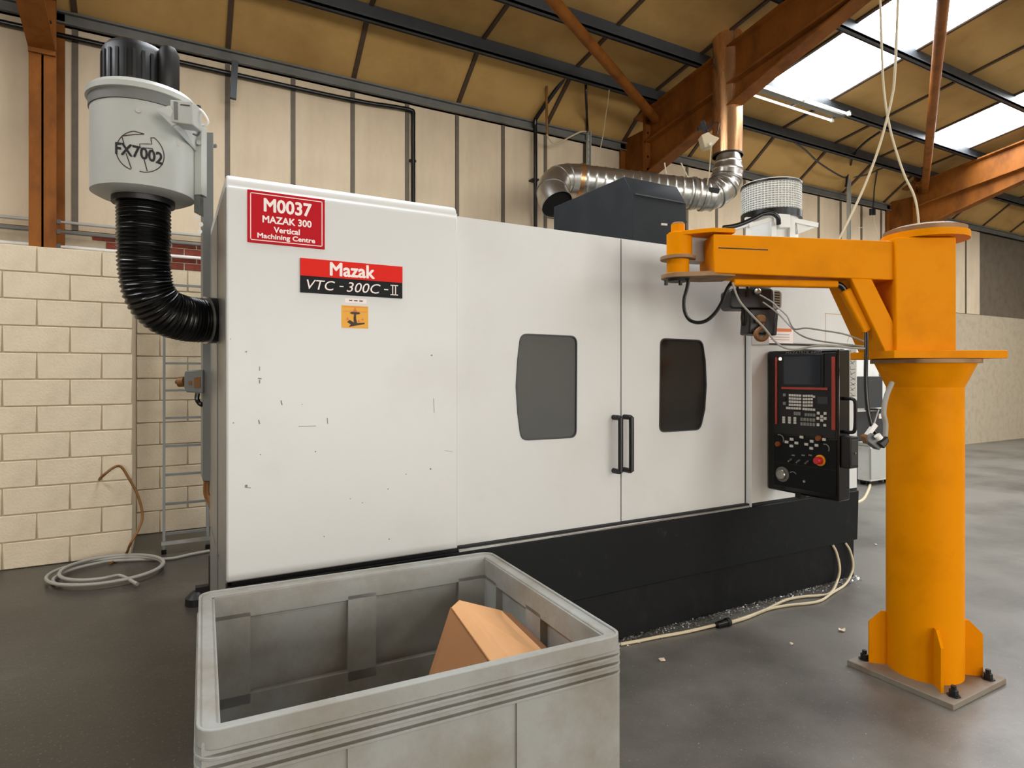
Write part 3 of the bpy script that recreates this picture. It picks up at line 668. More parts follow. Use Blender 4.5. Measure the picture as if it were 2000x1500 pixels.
# hose
path = smooth_path([W(280,388,2.77),W(281,430,2.77),W(281,480,2.77),W(283,530,2.78),W(293,575,2.80),W(318,606,2.85),W(352,620,2.92),W(385,625,2.99),(XC0,3.39,H+(HOR-626)/F*3.06)], 30)
hs = thing('flexible_hose', 'thick black corrugated hose curving from the grey drum into the machine side', 'hose', (XC0-.1, 3.3, 1.85))
L_ = 0; rs = []; 
for i, p in enumerate(path):
    if i: L_ += (p-path[i-1]).length
    rs.append(.105+.0045*math.sin(L_/.0165*2*math.pi))
MB().tube(path, rs, 28, caps=False).build('corrugated_tube', 'rubber', hs, smooth=True)
MB().tube(path[:8], .112, 28).build('top_cuff', 'rubber', hs, smooth=True)
MB().tube([path[-18], path[-1]], .113, 28).build('end_cuff', 'rubber', hs, smooth=True)
MB().tube([path[-20], path[-17]], .116, 28).build('hose_clip', 'steel', hs, smooth=True)

# ------------------------------------------------------------------ post, socket, ladder, conduits on the left
pt = thing('mounting_post', 'tall grey steel box post standing between the hose and the machine side', 'post', (.19, 4.15, 0))
a = W(396, 258, 3.62); b_ = W(417, 258, 3.62)
MB().prism([W(396,258,3.62),W(417,258,3.62),W(417,940,3.62),W(396,940,3.62)], Vector((0,.25,0))).build('box_section', 'mgrey', pt, bevel=.004)
MB().cyl(W(416,285,3.66), W(422,285,3.66), .012, 10).build('end_bolt', 'chrome', pt)
for i, (p0, p1) in enumerate((((401,940),(415,998)),((406,940),(416,990)))):
    MB().tube(smooth_path([W(p0[0],p0[1],3.7),W(p0[0],p0[1]+25,3.7),W(p1[0]-6,p1[1]-15,3.68),W(p1[0],p1[1],3.62)]), .011, 8).build('conduit_tail', 'tan', pt, smooth=True)
so = thing('power_socket', 'grey socket box with orange markings fixed to the side of the grey post', 'socket', W(380,745,3.66))
MB().prism([W(361,724,3.6),W(396,722,3.6),W(396,768,3.6),W(363,766,3.6),W(359,757,3.6),W(359,732,3.6)], FW*.08).build('box', 'mgrey', so, bevel=.006)
MB().cyl(W(361,745,3.64), W(349,746,3.64), .03, 14).build('orange_cap', 'tan', so, smooth=True); MB().cyl(W(350,746,3.64), W(344,746,3.64), .012, 10).build('plug_pin', 'dark', so)
MB().prism([W(379,738,3.597),W(391,736,3.597),W(391,757,3.597),W(379,757,3.597)], FW*.004).build('orange_mark', 'tan', so)
MB().prism([W(368,744,3.597),W(374,744,3.597),W(374,752,3.597),W(368,752,3.597)], FW*.004).build('orange_mark', 'tan', so)
MB().tube(smooth_path([W(386,768,3.64),W(385,780,3.64),W(391,789,3.64),W(397,790,3.66)]), .014, 8).build('cable_tail', 'rubber', so, smooth=True)
ld = thing('ladder', 'aluminium ladder leaning against the cream block wall behind the hose', 'ladder', (.15, 6.4, 0))
def lp(x, s): return Vector((x, 6.28+.62*s, .01+2.72*s))
for x in (-.04, .31): MB().bar(lp(x,0), lp(x,1), .05, .022, up=X).build('stile', 'mgrey', ld)
ang = Vector((0,.62,2.72)).normalized()
for i in range(10): MB().bar(lp(-.04, (i*.262+.16)/2.79), lp(.31, (i*.262+.16)/2.79), .03, .02).build('rung', 'mgrey', ld)
MB().bar((-.06,6.24,.10), (.34,6.24,.10), .03, .03).build('stabiliser_bar', 'steel', ld)
for x in (-.04, .31): MB().mm((x-.02,6.25,0),(x+.02,6.31,.04)).build('rubber_foot', 'rubber', ld)
for y0_, y1_, r_, m, lb in ((455,460,.014,'lgrey','light grey conduit highest on the wall behind the extractor'),(472,479,.016,'mgrey','grey conduit running just above the red bricks'),(499,505,.017,'white','white conduit running across the red brick band')):
    a = FY(330, y0_, YW-.04); b_ = FY(396, y1_, YW-.04); zz = (a.z+b_.z)/2
    t = thing('conduit', lb, 'pipe', (.3, YW-.04, zz), 'conduits on the far wall')
    MB().tube([(-1.6,YW-.04,zz),(1.4,YW-.04,zz)], r_, 10).build('pipe', m, t, smooth=True)
    for xx in (-.9,.0,.9): MB().mm((xx-.015,YW-.06,zz-r_-.006),(xx+.015,YW,zz+r_+.006)).build('saddle', 'mgrey', t)
# floor-level hose coil and tan hose
coil = []; CX = FZ(212,1122)
for i in range(64):
    t = i/63*2*math.pi*2.75; rr = 1-.10*math.sin(t*.41)-.05*(i/63)
    coil.append(Vector((CX.x+.37*rr*math.cos(t)+.03*math.sin(i*.35), CX.y+.36*rr*math.sin(t), .014+.02*(i/63)*2.4)))
coil = [FZ(409,1076,.014), FZ(372,1083,.014), FZ(335,1091,.014), FZ(300,1092,.014)]+coil[6:]+[FZ(232,1124,.05), FZ(250,1131,.04), FZ(268,1141,.03)]
cable('coiled_hose', 'grey hose lying in loose coils on the floor beside the block wall', 'hose', coil, .013, 'greyc', n=8, k=3)
pts = [FY(150,1120,6.0), FY(200,930,6.25), FY(232,910,6.3), FY(252,935,6.3), FY(270,970,6.28), FY(278,1005,6.25), FY(272,1030,6.2), FY(255,1062,6.1), FZ(243,1086,.015), FZ(215,1100,.015)]
pts[0] = FZ(190,1075,.015)+Vector((0,0,.6))
cable('tan_hose', 'tan hose arching down the corner of the block pier to the floor', 'hose', pts, .011, 'tan')

# ------------------------------------------------------------------ pipes, wires and channels on the far wall and roof
zc1 = FY(700,195,YW-.05).z
bp = thing('black_pipe', 'black pipe running under the eaves and turning down behind the tall left cabinet', 'pipe', (2.6, YW-.05, 4.7))
xd = FY(807,300,YW-.05).x; zt = FY(800,215,YW-.05).z; xa = FY(632,184,YW-.05)
MB().tube(smooth_path([(-1.5,YW-.05,xa.z+.02),(xa.x,YW-.05,xa.z),(xd-.2,YW-.05,zt),(xd-.03,YW-.05,zt),(xd,YW-.05,zt-.04),(xd,YW-.05,zt-.3),(xd,YW-.05,2.0)], 6), .026, 10).build('pipe', 'rubber', bp, smooth=True)
for xx, zz in ((xd, zt-.6), (xd, 3.4)): MB().mm((xx-.04,YW-.05,zz-.012),(xx+.04,YW,zz+.012)).build('pipe_clip', 'dark', bp)
x2 = FY(1045,300,YW-.09).x
bp = thing('black_pipe', 'black pipe climbing the far wall and bending up along the sloping ceiling', 'pipe', (x2, YW-.09, 4))
pp_ = [(x2,YW-.1,2.0),(x2,YW-.1,4.7),(x2,YW-.11,5.0),(x2+.04,YW-.2,5.07),(x2+.12,YW-.4,5.17),(x2+.2,YW-.62,5.3),(x2+.3,YW-.9,5.37)]
MB().tube(smooth_path([(x2,YW-.1,2.0),(x2,YW-.1,4.6),FY(1045,240,YW-.12),FY(1049,228,YW-.16),FY(1066,203,YW-.3),FY(1088,172,YW-.45),FY(1110,140,YW-.6)], 6), .027, 10).build('pipe', 'rubber', bp, smooth=True)
for zz in (3.2,4.2): MB().mm((x2-.045,YW-.12,zz-.012),(x2+.045,YW,zz+.012)).build('pipe_clip', 'dark', bp)
p = FY(457,185,YW-.25)
hb = MB().bar(FY(459,120,YW-.25), FY(455,193,YW-.25), .06, .05, up=Y).build('hanging_bracket', 'purlin'); tag(hb, 'short dark steel bracket hanging down from the roof near the grey drum', 'bracket')
def strut(px, yt, yb, yy, label):
    a = FY(px, yt, yy); b_ = FY(px, yb, yy); t = thing('strut_channel', label, 'channel', b_, 'perforated strut channels')
    c = MB(); c.bar(a, b_, .012, .055, up=X) ; c.bar(a+Vector((-.025,-.02,0)), b_+Vector((-.025,-.02,0)), .045, .008, up=X); c.bar(a+Vector((.025,-.02,0)), b_+Vector((.025,-.02,0)), .045, .008, up=X)
    c.build('channel', 'lgrey', t)
    n = int((a.z-b_.z)/.09); h = MB()
    for i in range(n): h.mm((a.x-.009,a.y-.008,b_.z+.05+i*.09),(a.x+.009,a.y-.004,b_.z+.09+i*.09))
    h.build('slot_holes', 'seam', t)['kind'] = 'stuff'
    return t
strut(1148, 257, 352, YW-.08, 'galvanised slotted strut channel behind the silver duct')
strut(1656, 322, 540, YW-.25, 'galvanised slotted strut channel rising behind the crane arm')
cable('roof_cable', 'dark cable dropping from the roof steel to the strut channel by the duct', 'cable', [FY(1144,150,6.5),FY(1145,200,6.6),FY(1147,240,6.95),FY(1148,262,YW-.09)], .017, 'rubber')
cable('copper_pipe', 'thin brown vertical pipe crossing the ceiling edge near the black pipe', 'pipe', [FY(1067,120,6.7),FY(1067.5,200,6.7),FY(1068,235,6.7),FY(1069,262,6.75)], .017, 'tan')
cable('cream_hose', 'cream hose sagging between the thin brown pipe and the strut channel', 'hose', [FY(1068,262,6.8),FY(1076,276,6.85),FY(1086,280,6.9),FY(1098,276,6.95),FY(1112,268,7.0),FY(1126,261,7.0),FY(1137,257,7.0),FY(1146,257,YW-.09)], .011, 'cream')
cable('thin_rope', 'thin pale cord hanging below the roof steel to the left of the column', 'cord', [FY(1190,172,6.36),FY(1188,196,6.4),FY(1184,220,6.6),FY(1178,262,6.9),FY(1172,293,7.0)], .007, 'cream')  # a thin cord
cable('roof_cable', 'dark cable looping below the purlin to the strut channel behind the crane arm', 'cable', [FY(1552,278,6.36),FY(1574,294,6.4),FY(1600,318,6.5),FY(1640,343,6.7),FY(1655,346,6.85),FY(1690,342,6.7),FY(1725,328,6.5),FY(1748,326,6.42)], .014, 'purlin')
cable('roof_cable', 'black cable bending from the upper purlin down onto the strut channel', 'cable', [FY(1718,258,5.6),FY(1690,278,6.0),FY(1668,302,6.35),FY(1660,325,6.7),FY(1655,345,6.82),FY(1652,365,6.85)], .02, 'rubber')
dp = thing('pull_switch', 'pair of pull cords with dark connectors hanging near the far corner', 'switch', FY(1703,400,6.9))
MB().tube([FY(1714,330,6.6),FY(1708,365,6.8),FY(1705,408,6.9)], .012, 8).build('drop_cable', 'rubber', dp, smooth=True)
for px in (1701,1707): MB().tube([FY(px,408,6.9),FY(px,420,6.9)], .03, 8).build('connector', 'dark', dp, smooth=True)
MB().tube(smooth_path([FY(1702,420,6.9),FY(1700,432,6.9),FY(1690,442,6.9),FY(1675,446,6.9)]), .007, 6).build('cord', 'cream', dp, smooth=True)
MB().tube(smooth_path([FY(1706,420,6.9),FY(1709,445,6.9),FY(1720,475,6.9)]), .008, 6).build('cord', 'cream', dp, smooth=True)
cable('hanging_rope', 'cream cord hanging from the roof, slanting down behind the orange arm', 'cord', [W(1764,-235,5.4),W(1756,-50,5.4),W(1748,140,5.4),W(1742,190,5.4),W(1732,233,5.4),W(1716,290,5.4),W(1690,360,5.4),W(1660,425,5.4),W(1632,480,5.4)], .011, 'cream')  # first of two crossing cords
cable('hanging_rope', 'cream cord hanging from the roof, crossing the slanting one and falling behind the mast', 'cord', [W(1712,-195,5.6),W(1718,-30,5.6),W(1724,140,5.6),W(1728,190,5.6),W(1734,230,5.6),W(1743,270,5.6),W(1755,310,5.6),W(1768,346,5.6),W(1790,400,5.6),W(1800,520,5.6)], .010, 'cream')

# fluorescent fitting under the second purlin
fx = thing('fluorescent_light', 'twin tube fluorescent batten fixed under the roof purlin by the rooflight', 'light', (7.7, 5.5, 5.4))
MB().mm((6.72,5.48,5.375),(8.66,5.58,5.44)).build('batten', 'mgrey', fx)
for xx in (6.77,7.7,8.61): MB().mm((xx-.012,5.38,5.385),(xx+.012,5.68,5.41)).build('cross_bracket', 'mgrey', fx)
for yy in (5.40, 5.66):
    MB().tube([(6.80,yy,5.365),(8.58,yy,5.365)], .015, 12).build('tube', 'tube', fx, smooth=True)
    for xx in (6.77, 8.61): MB().mm((xx-.02,yy-.02,5.345),(xx+.02,yy+.02,5.40)).build('lamp_holder', 'white', fx)

# cream flared lamp clamped on the haunch
lm = thing('clamp_lamp', 'cream flared lamp shade clamped to the brown haunch beside the flue', 'lamp', W(1388,265,6.9))
c0 = W(1376,252,6.9); 
vsq = [W(1370,264,6.9),W(1385,256,6.9),W(1405,270,6.9),W(1392,283,6.9),W(1376,280,6.9)]
MB().prism([W(1370,263,6.8),W(1384,257,6.8),W(1389,262,6.8),W(1406,269,6.8),W(1393,284,6.8),W(1377,288,6.8)], FW*.14).build('shade', 'cream', lm, bevel=.01)
MB().cyl(W(1388,281,6.79), W(1388,281,6.75), .016, 10).build('bulb_holder', 'white', lm, smooth=True)
MB().bar(W(1372,238,6.9), W(1380,260,6.88), .06, .05).build('clamp', 'dark', lm); MB().bar(W(1363,252,6.9), W(1382,248,6.9), .05, .04).build('clamp_screw', 'dark', lm)
MB().tube([W(1389,283,6.77), W(1386,330,6.9), W(1381,362,7.0)], .006, 6).build('cord', 'cream', lm)
MB().tube([W(1378,256,6.85), W(1400,238,6.9), W(1404,242,6.9), W(1400,262,6.85)], .006, 6).build('hanger_wire', 'dark', lm)

# ------------------------------------------------------------------ spiral duct and flue
du = thing('spiral_duct', 'galvanised spiral duct with open elbow end passing behind the dark roof hood', 'duct', W(1230,360,7.3))
dp_ = [W(1088,399,6.84),W(1080,383,6.92),W(1081,364,7.04),W(1098,352,7.16),W(1128,351,7.25)]
MB().tube(smooth_path(dp_, 3), .18, 28, caps=False).build('open_elbow', 'spiral', du, smooth=True)
el = smooth_path(dp_, 3); dv = (el[0]-el[1]).normalized()
MB().tube([el[0]+dv*-.002, el[0]+dv*.02], .186, 28, caps=False).build('open_rim', 'steel', du, smooth=True)
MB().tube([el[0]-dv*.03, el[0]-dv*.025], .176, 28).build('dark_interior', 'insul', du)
for i in (4, 8, 10): 
    MB().tube([el[i]+(el[i]-el[i+1])*.06, el[i]-(el[i]-el[i+1])*.06], .187, 28).build('seam_ring', 'steel', du, smooth=True)
st = [W(1128,351,7.25)+(W(1392,383,7.35)-W(1128,351,7.25))*i/96 for i in range(97)]
MB().tube(st, [.178+(.006 if i % 6 == 0 else 0) for i in range(97)], 28).build('straight_duct', 'spiral', du, smooth=True)
MB().tube([st[1], st[4]], .19, 28).build('clamp_band', 'flue', du, smooth=True)
for i in (80, 88): MB().tube([st[i], st[i+2]], .195, 28).build('clamp_band', 'steel', du, smooth=True)
MB().bar(st[84]+Vector((0,-.2,0)), st[84]+Vector((.1,-.26,-.02)), .05, .05).build('damper_handle', 'dark', du)
e2 = smooth_path([W(1375,381,7.34),W(1392,379,7.36),W(1408,370,7.38),W(1417,355,7.4),W(1421,338,7.4),W(1422,322,7.4),W(1422,304,7.4)], 8)
MB().tube(e2, [(.176 if i < len(e2)-14 else .176-.042*(i-len(e2)+14)/14)+(.007 if i % 7 == 0 else 0) for i in range(len(e2))], 28).build('upper_elbow', 'spiral', du, smooth=True)
for i in (10, 18, 26): MB().tube([e2[i], e2[i+1]], .189, 28).build('seam_ring', 'steel', du, smooth=True)
for px, py, qx, qy in ((1298,318,1302,345),(1330,318,1345,350),(1350,342,1332,352)): MB().tube([W(px,py,7.3), W(qx,qy,7.3)], .008, 6).build('hanger_wire', 'cream', du)
fu = thing('flue_pipe', 'wide vertical metal flue pipe rising through the roof behind the brown haunch', 'pipe', W(1421,306,7.45))
cf = W(1421,306,7.45)
MB().lathe((cf.x,cf.y,cf.z), [(.150,.0),(.175,.0),(.175,6.5-cf.z),(.150,6.5-cf.z),(.150,.0)], 36).build('pipe_wall', 'flue', fu, smooth=True)
MB().lathe((cf.x,cf.y,cf.z), [(.172,.0),(.182,.0),(.182,.02),(.172,.02)], 36).build('rim', 'dark', fu, smooth=True)
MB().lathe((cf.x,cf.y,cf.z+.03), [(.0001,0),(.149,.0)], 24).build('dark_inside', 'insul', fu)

# ------------------------------------------------------------------ filter unit on the machine roof
fc = W(1506, 440, 4.9); fz = lambda py: H+(HOR-py)/F*4.9
fu2 = thing('filter_unit', 'white filter unit with round wire-mesh drum standing on the machine roof', 'filter', (fc.x, fc.y, 2.405))
RF = .218
MB().lathe((fc.x,fc.y,0), [(RF,fz(420)),(RF,fz(368))], 48).build('filter_drum', 'lgrey', fu2, smooth=True)
wg = MB()
for i in range(56):
    a = 2*math.pi*i/56; d = Vector((math.cos(a), math.sin(a), 0)); c = Vector((fc.x,fc.y,0))+d*(RF+.003)
    wg.bar(c+Z*fz(420), c+Z*fz(368), .005, .004, up=d)
for j in range(13):
    zz = fz(420)+(fz(368)-fz(420))*j/12; wg.lathe((fc.x,fc.y,zz), [(RF+.001,-.0025),(RF+.006,-.0025),(RF+.006,.0025),(RF+.001,.0025)], 48)
wg.build('wire_mesh', 'wpaint', fu2)['kind'] = 'stuff'
for z0, z1, r_, m in ((fz(368),fz(364),RF+.012,'rubber'),(fz(364),fz(362),RF+.004,'wpaint'),(fz(432),fz(419),RF+.01,'rubber')):
    MB().lathe((fc.x,fc.y,0), [(r_,z0),(r_,z1)], 48).build('gasket_ring' if m == 'rubber' else 'top_plate', m, fu2, smooth=True)
MB().lathe((fc.x,fc.y,0), [(RF-.02,2.405),(RF-.02,fz(432))], 40).build('fan_housing', 'wpaint', fu2, smooth=True)
for px in (1462,1512,1548): MB().prism([W(px-5,424,4.66),W(px+5,424,4.66),W(px+5,520,4.66),W(px-5,520,4.66)], FW*.03).build('leg', 'wpaint', fu2)
MB().prism([W(1521,417,4.64),W(1544,419,4.64),W(1544,444,4.64),W(1522,444,4.64)], FW*.1).build('switch_box', 'wpaint', fu2, bevel=.004)
MB().bar(W(1545,431,4.7), W(1594,441,4.75), .05, .035).build('bracket_arm', 'wpaint', fu2); MB().bar(W(1556,455,4.72), W(1588,443,4.75), .03, .02).build('bracket_stay', 'wpaint', fu2)
MB().prism([W(1556,436,4.7),W(1592,443,4.75),W(1558,452,4.7)], FW*.01).build('bracket_web', 'wpaint', fu2)
MB().bar(W(1463,441,4.64), W(1510,427,4.64), .02, .03).build('front_rail', 'wpaint', fu2)
MB().bar(W(1426,448,4.7), W(1470,436,4.66), .05, .03).build('bracket_arm', 'wpaint', fu2)
MB().tube(smooth_path([W(1412,445,4.6),W(1440,440,4.6),W(1470,428,4.6),W(1490,418,4.6),W(1508,417,4.6),W(1519,425,4.6),W(1521,438,4.62)]), .017, 10).build('supply_cable', 'rubber', fu2, smooth=True)

# ------------------------------------------------------------------ jib crane
PC = FW*3.27+RT*2.194
cr = thing('jib_crane', 'orange pillar jib crane with braced box arm reaching across in front of the machine', 'crane', (PC.x, PC.y, 0))
DF, TH = 3.15, .24
MB().cyl((PC.x,PC.y,.03), (PC.x,PC.y,1.56), .175, 48).build('pillar', 'orange', cr, smooth=True)
MB().mm((PC.x-.262,PC.y-.262,0),(PC.x+.262,PC.y+.262,.03)).build('base_plate', 'plate', cr, bevel=.003)
for sx, sy in ((-1,1),(1,1),(1,-1),(-1,-1)):
    d = Vector((sx,sy,0)).normalized(); p = Vector((PC.x,PC.y,.03))
    MB().prism([p+d*.16, p+d*.262, p+d*.262+Z*.22, p+d*.2+Z*.285, p+d*.16+Z*.285], d.cross(Z)*.014).build('gusset', 'orange', cr)
    q = Vector((PC.x+sx*.2, PC.y+sy*.2, .03))
    q = q+Vector((-sx*.03, sy*.02, 0))
    MB().lathe(q, [(.03,0),(.03,.006),(.02,.006),(.02,.03),(.012,.032),(.012,.05)], 6).build('anchor_bolt', 'dark', cr)
MB().lathe((PC.x,PC.y,0), [(.175,1.53),(.23,1.655)], 40).build('bearing_cone', 'orange', cr, smooth=True)
MB().lathe((PC.x,PC.y,0), [(.25,1.655),(.25,1.675)], 40).build('lower_ring', 'worn', cr, smooth=True)
MB().obox((PC.x,PC.y,1.698), RT*.285, FW*.2, Z*.02).build('collar_plate', 'orange', cr, bevel=.003)
def pf(pts, d0=DF, t=TH): return MB().prism([W(px, py, d0) for px, py in pts], FW*t)
pf([(1750,463),(1868,463),(1868,689),(1750,689)], 3.13, .28).build('mast', 'orange', cr, bevel=.006)
pf([(1394,457),(1752,471),(1752,547),(1394,533)]).build('arm', 'orange', cr, bevel=.005)
pf([(1662,543),(1703,545),(1752,643),(1752,690),(1730,690)]).build('diagonal_brace', 'orange', cr, bevel=.005)
zc = H+(HOR-462)/F*3.27
MB().lathe((PC.x,PC.y,0), [(.2,zc-.03),(.2,zc+.005)], 40).build('top_flange', 'orange', cr, smooth=True)
MB().lathe((PC.x,PC.y,0), [(.185,zc+.005),(.19,zc+.03),(.15,zc+.045),(.0001,zc+.05)], 24).build('rusty_cap', 'worn', cr, smooth=True)
# fork plates and hinge pin at the tip
DM = DF+TH/2; T0 = W(1324, 500, DM); Tx = Vector((T0.x, T0.y, 0))
def fork(z, t, le, rr=.088):
    pts = []; c = Tx
    for i in range(11):
        a = math.radians(90+i*18); pts.append(c+RT*(rr*math.cos(a))+FW*(rr*math.sin(a)))
    e = RT*le
    pts += [c+e*.55-FW*TH*.5, c+e-FW*TH*.42, c+e+FW*TH*.42, c+e*.55+FW*TH*.5]
    return MB().prism([p+Z*z for p in pts], Z*t)
zt_, zb_ = 2.328, W(1324,545,DM).z
fork(zt_, .022, .27, .05).build('fork_plate', 'orange', cr, bevel=.002); fork(zb_, .024, .27).build('fork_plate', 'worn', cr, bevel=.002)
MB().cyl(Tx+Z*(zb_+.02), Tx+Z*(zt_+.065), .036, 20).build('hinge_pin', 'orange', cr, smooth=True)
MB().lathe(Tx, [(.058,W(0,538,DM).z),(.058,W(0,508,DM).z)], 28).build('lower_sleeve', 'orange', cr, smooth=True)
MB().lathe(Tx, [(.092,W(0,508,DM).z),(.092,W(0,502,DM).z)], 28).build('thrust_ring', 'worn', cr, smooth=True)
MB().lathe(Tx+RT*.01+FW*.01, [(.066,W(0,502,DM).z),(.066,W(0,457,DM).z),(.058,W(0,455,DM).z)], 28).build('hinge_sleeve', 'orange', cr, smooth=True)
MB().lathe(Tx, [(.034,zt_+.02),(.034,zt_+.07),(.028,zt_+.075),(.0001,zt_+.075)], 16).build('pin_head', 'worn', cr, smooth=True)
MB().bar(W(1291,438,DM), W(1303,439,DM), .01, .01).build('locking_bar', 'chrome', cr); MB().bar(W(1330,437,DM), W(1341,433,DM), .01, .012).build('locking_bar', 'dark', cr)
MB().lathe(Tx, [(.055,zb_-.014),(.06,zb_)], 24).build('under_cap', 'dark', cr, smooth=True)
for px in (1301,1329): MB().cyl(W(px,547,DM-.03), W(px,557,DM-.03), .011, 6).build('cap_bolt', 'dark', cr)
sa0 = W(1330,488,DM+.03); sa1 = W(1640,508,3.74)
MB().bar(sa0, sa1, .09, .13).build('outer_arm', 'lgrey', cr)
MB().bar(W(1430,552,3.2), W(1634,556,3.2), .05, .035).build('conduit_tube', 'orange', cr, bevel=.008)
MB().bar(W(1650,566,3.2), W(1692,648,3.2), .045, .05).build('conduit_tube', 'orange', cr, bevel=.01)
MB().tube(smooth_path([W(1630,555,3.2),W(1640,557,3.2),W(1647,563,3.2),W(1652,572,3.2)]), .016, 10).build('conduit_cable', 'rubber', cr, smooth=True)
sc_ = MB(); sc_.bar(W(1403,484,DF-.0008), W(1500,488,DF-.0008), .001, .006); sc_.build('scratch', 'ink', cr)
cable('crane_cable', 'black cable hanging in a loop below the tip of the orange arm', 'cable', [W(1345,546,3.22),W(1342,562,3.22),W(1336,585,3.22),W(1337,607,3.22),W(1346,624,3.22),W(1362,630,3.22),W(1380,626,3.22),W(1397,611,3.22),W(1410,590,3.22),W(1420,565,3.22),W(1430,550,3.22)], .0095, 'rubber')
cable('crane_cable', 'grey cable drooping in front of the hoist towards the crane mast', 'cable', [W(1431,552,3.15),W(1435,566,3.15),W(1446,590,3.15),W(1470,617,3.15),W(1493,641,3.15),W(1515,668,3.15),W(1535,680,3.15),W(1560,682,3.15),W(1590,676,3.12),W(1625,675,3.1),W(1660,679,3.1),W(1692,681,3.1)], .0055, 'greyc')
cable('control_wire', 'thin grey wire running from the hoist over the console to the crane, upper of two', 'wire', [W(1484,576,3.7),W(1508,590,3.65),W(1522,603,3.6),W(1537,617,3.5),W(1545,634,3.4),W(1553,643,3.35),W(1575,641,3.3),W(1610,646,3.25),W(1650,653,3.2),W(1693,669,3.15)], .0045, 'greyc')
cable('control_wire', 'thin grey wire running from the hoist over the console to the crane, lower of two', 'wire', [W(1490,590,3.7),W(1512,606,3.65),W(1530,623,3.6),W(1548,642,3.5),W(1565,655,3.4),W(1590,664,3.3),W(1630,670,3.2),W(1692,677,3.15)], .0045, 'greyc')

# ------------------------------------------------------------------ chain hoist
DH = 3.74
ho = thing('chain_hoist', 'black electric chain hoist with rusty hook hanging under the orange arm', 'hoist', W(1480,650,DH))
q = lambda pts, t, d0=DH, m=None: MB().prism([W(px, py, d0) for px, py in pts], FW*t)
q([(1425,568),(1430,563),(1508,563),(1510,566),(1510,603),(1430,603),(1425,598)], .17).build('motor_body', 'black', ho, bevel=.012, seg=3)
q([(1510,565),(1524,566),(1528,572),(1527,600),(1522,604),(1510,604)], .16).build('end_cover', 'lgrey', ho, bevel=.008)
vn = MB()
for i in range(6): vn.mm((0,0,0),(.001,.001,.001)) if False else vn.prism([W(1513,570+i*5,DH-.002),W(1523,571+i*5,DH-.002),W(1523,573+i*5,DH-.002),W(1513,572+i*5,DH-.002)], FW*.006)
vn.build('cooling_slots', 'seam', ho)
q([(1466,603),(1516,603),(1521,610),(1518,655),(1512,655),(1462,652)], .15).build('gear_case', 'black', ho, bevel=.01)
q([(1515,608),(1521,610),(1517,655),(1510,654)], .14, DH-.01).build('case_flank', 'dgrey', ho, bevel=.006)
q([(1464,550),(1506,551),(1506,562),(1464,561)], .08, DH+.04).build('trolley_plate', 'lgrey', ho)
for px in (1440,1459): MB().bar(W(px,524,DH+.02), W(px,580,DH-.005), .012, .018, up=FW).build('hanging_strap', 'rubber', ho)
MB().tube(smooth_path([W(1451,603,DH),W(1449,620,DH),W(1451,633,DH),W(1455,633,DH),W(1456,618,DH),W(1455,605,DH)]), .008, 8).build('chain_loop', 'rubber', ho, smooth=True)
MB().lathe(W(1478,570,DH-.01), [(.016,0),(.02,.02),(.012,.03)], 12, -FW).build('shackle', 'chrome', ho, smooth=True)
q([(1481,616),(1486,614),(1494,615),(1497,620),(1496,630),(1481,630)], .05, DH-.06).build('hook_block', 'tan', ho, bevel=.008)
hk = [W(1489,630,DH-.035),W(1489,637,DH-.035),W(1484,642,DH-.035),W(1478,648,DH-.035),W(1477,655,DH-.035),W(1481,661,DH-.035),W(1488,663,DH-.035),W(1495,660,DH-.035),W(1499,653,DH-.035),W(1497,647,DH-.035)]
hp = smooth_path(hk, 4); MB().tube(hp, [.009+.007*math.sin(math.pi*i/(len(hp)-1)) for i in range(len(hp))], 10).build('hook', 'tan', ho, smooth=True)
MB().bar(W(1455,655,DH+.02), W(1457,1000,DH+.02), .006, .006).build('load_wire', 'seam', ho) if False else None
MB().bar(W(1470,645,DH-.01), W(1496,650,DH-.01), .004, .01).build('label_strip', 'dgrey', ho)

# pendant socket hanging at the end of the crane cable
pd = thing('pendant_socket', 'grey socket with dark plug hanging from a black cable beside the orange pillar', 'socket', W(1708,860,3.05))
MB().tube(smooth_path([W(1692,650,3.12),W(1692,680,3.1),W(1691,730,3.08),W(1692,770,3.07),W(1696,805,3.06),W(1704,835,3.05),W(1715,852,3.05)]), .0095, 10).build('cable', 'rubber', pd, smooth=True)
MB().prism([W(1697,850,3.02),W(1703,845,3.02),W(1727,868,3.02),W(1718,880,3.02),W(1694,862,3.02)], FW*.05).build('socket_body', 'mgrey', pd, bevel=.005)
MB().prism([W(1688,853,3.03),W(1694,848,3.03),W(1700,862,3.03),W(1694,868,3.03)], FW*.04).build('brown_cap', 'tan', pd, bevel=.004)
MB().prism([W(1692,851,3.03),W(1710,826,3.03),W(1716,832,3.03),W(1703,849,3.03)], FW*.03).build('cover_flap', 'white', pd, bevel=.004)
MB().cyl(W(1713,850,3.0), W(1719,857,3.0), .016, 14).build('white_gland', 'white', pd, smooth=True)
MB().prism([W(1716,866,3.0),W(1735,852,3.0),W(1738,862,3.0),W(1728,877,3.0)], FW*.06).build('dark_plug', 'black', pd, bevel=.006)
MB().tube(smooth_path([W(1728,866,3.03),W(1730,830,3.03),W(1726,806,3.03),W(1731,775,3.05),W(1742,748,3.1)]), .012, 10).build('grey_lead', 'greyc', pd, smooth=True)

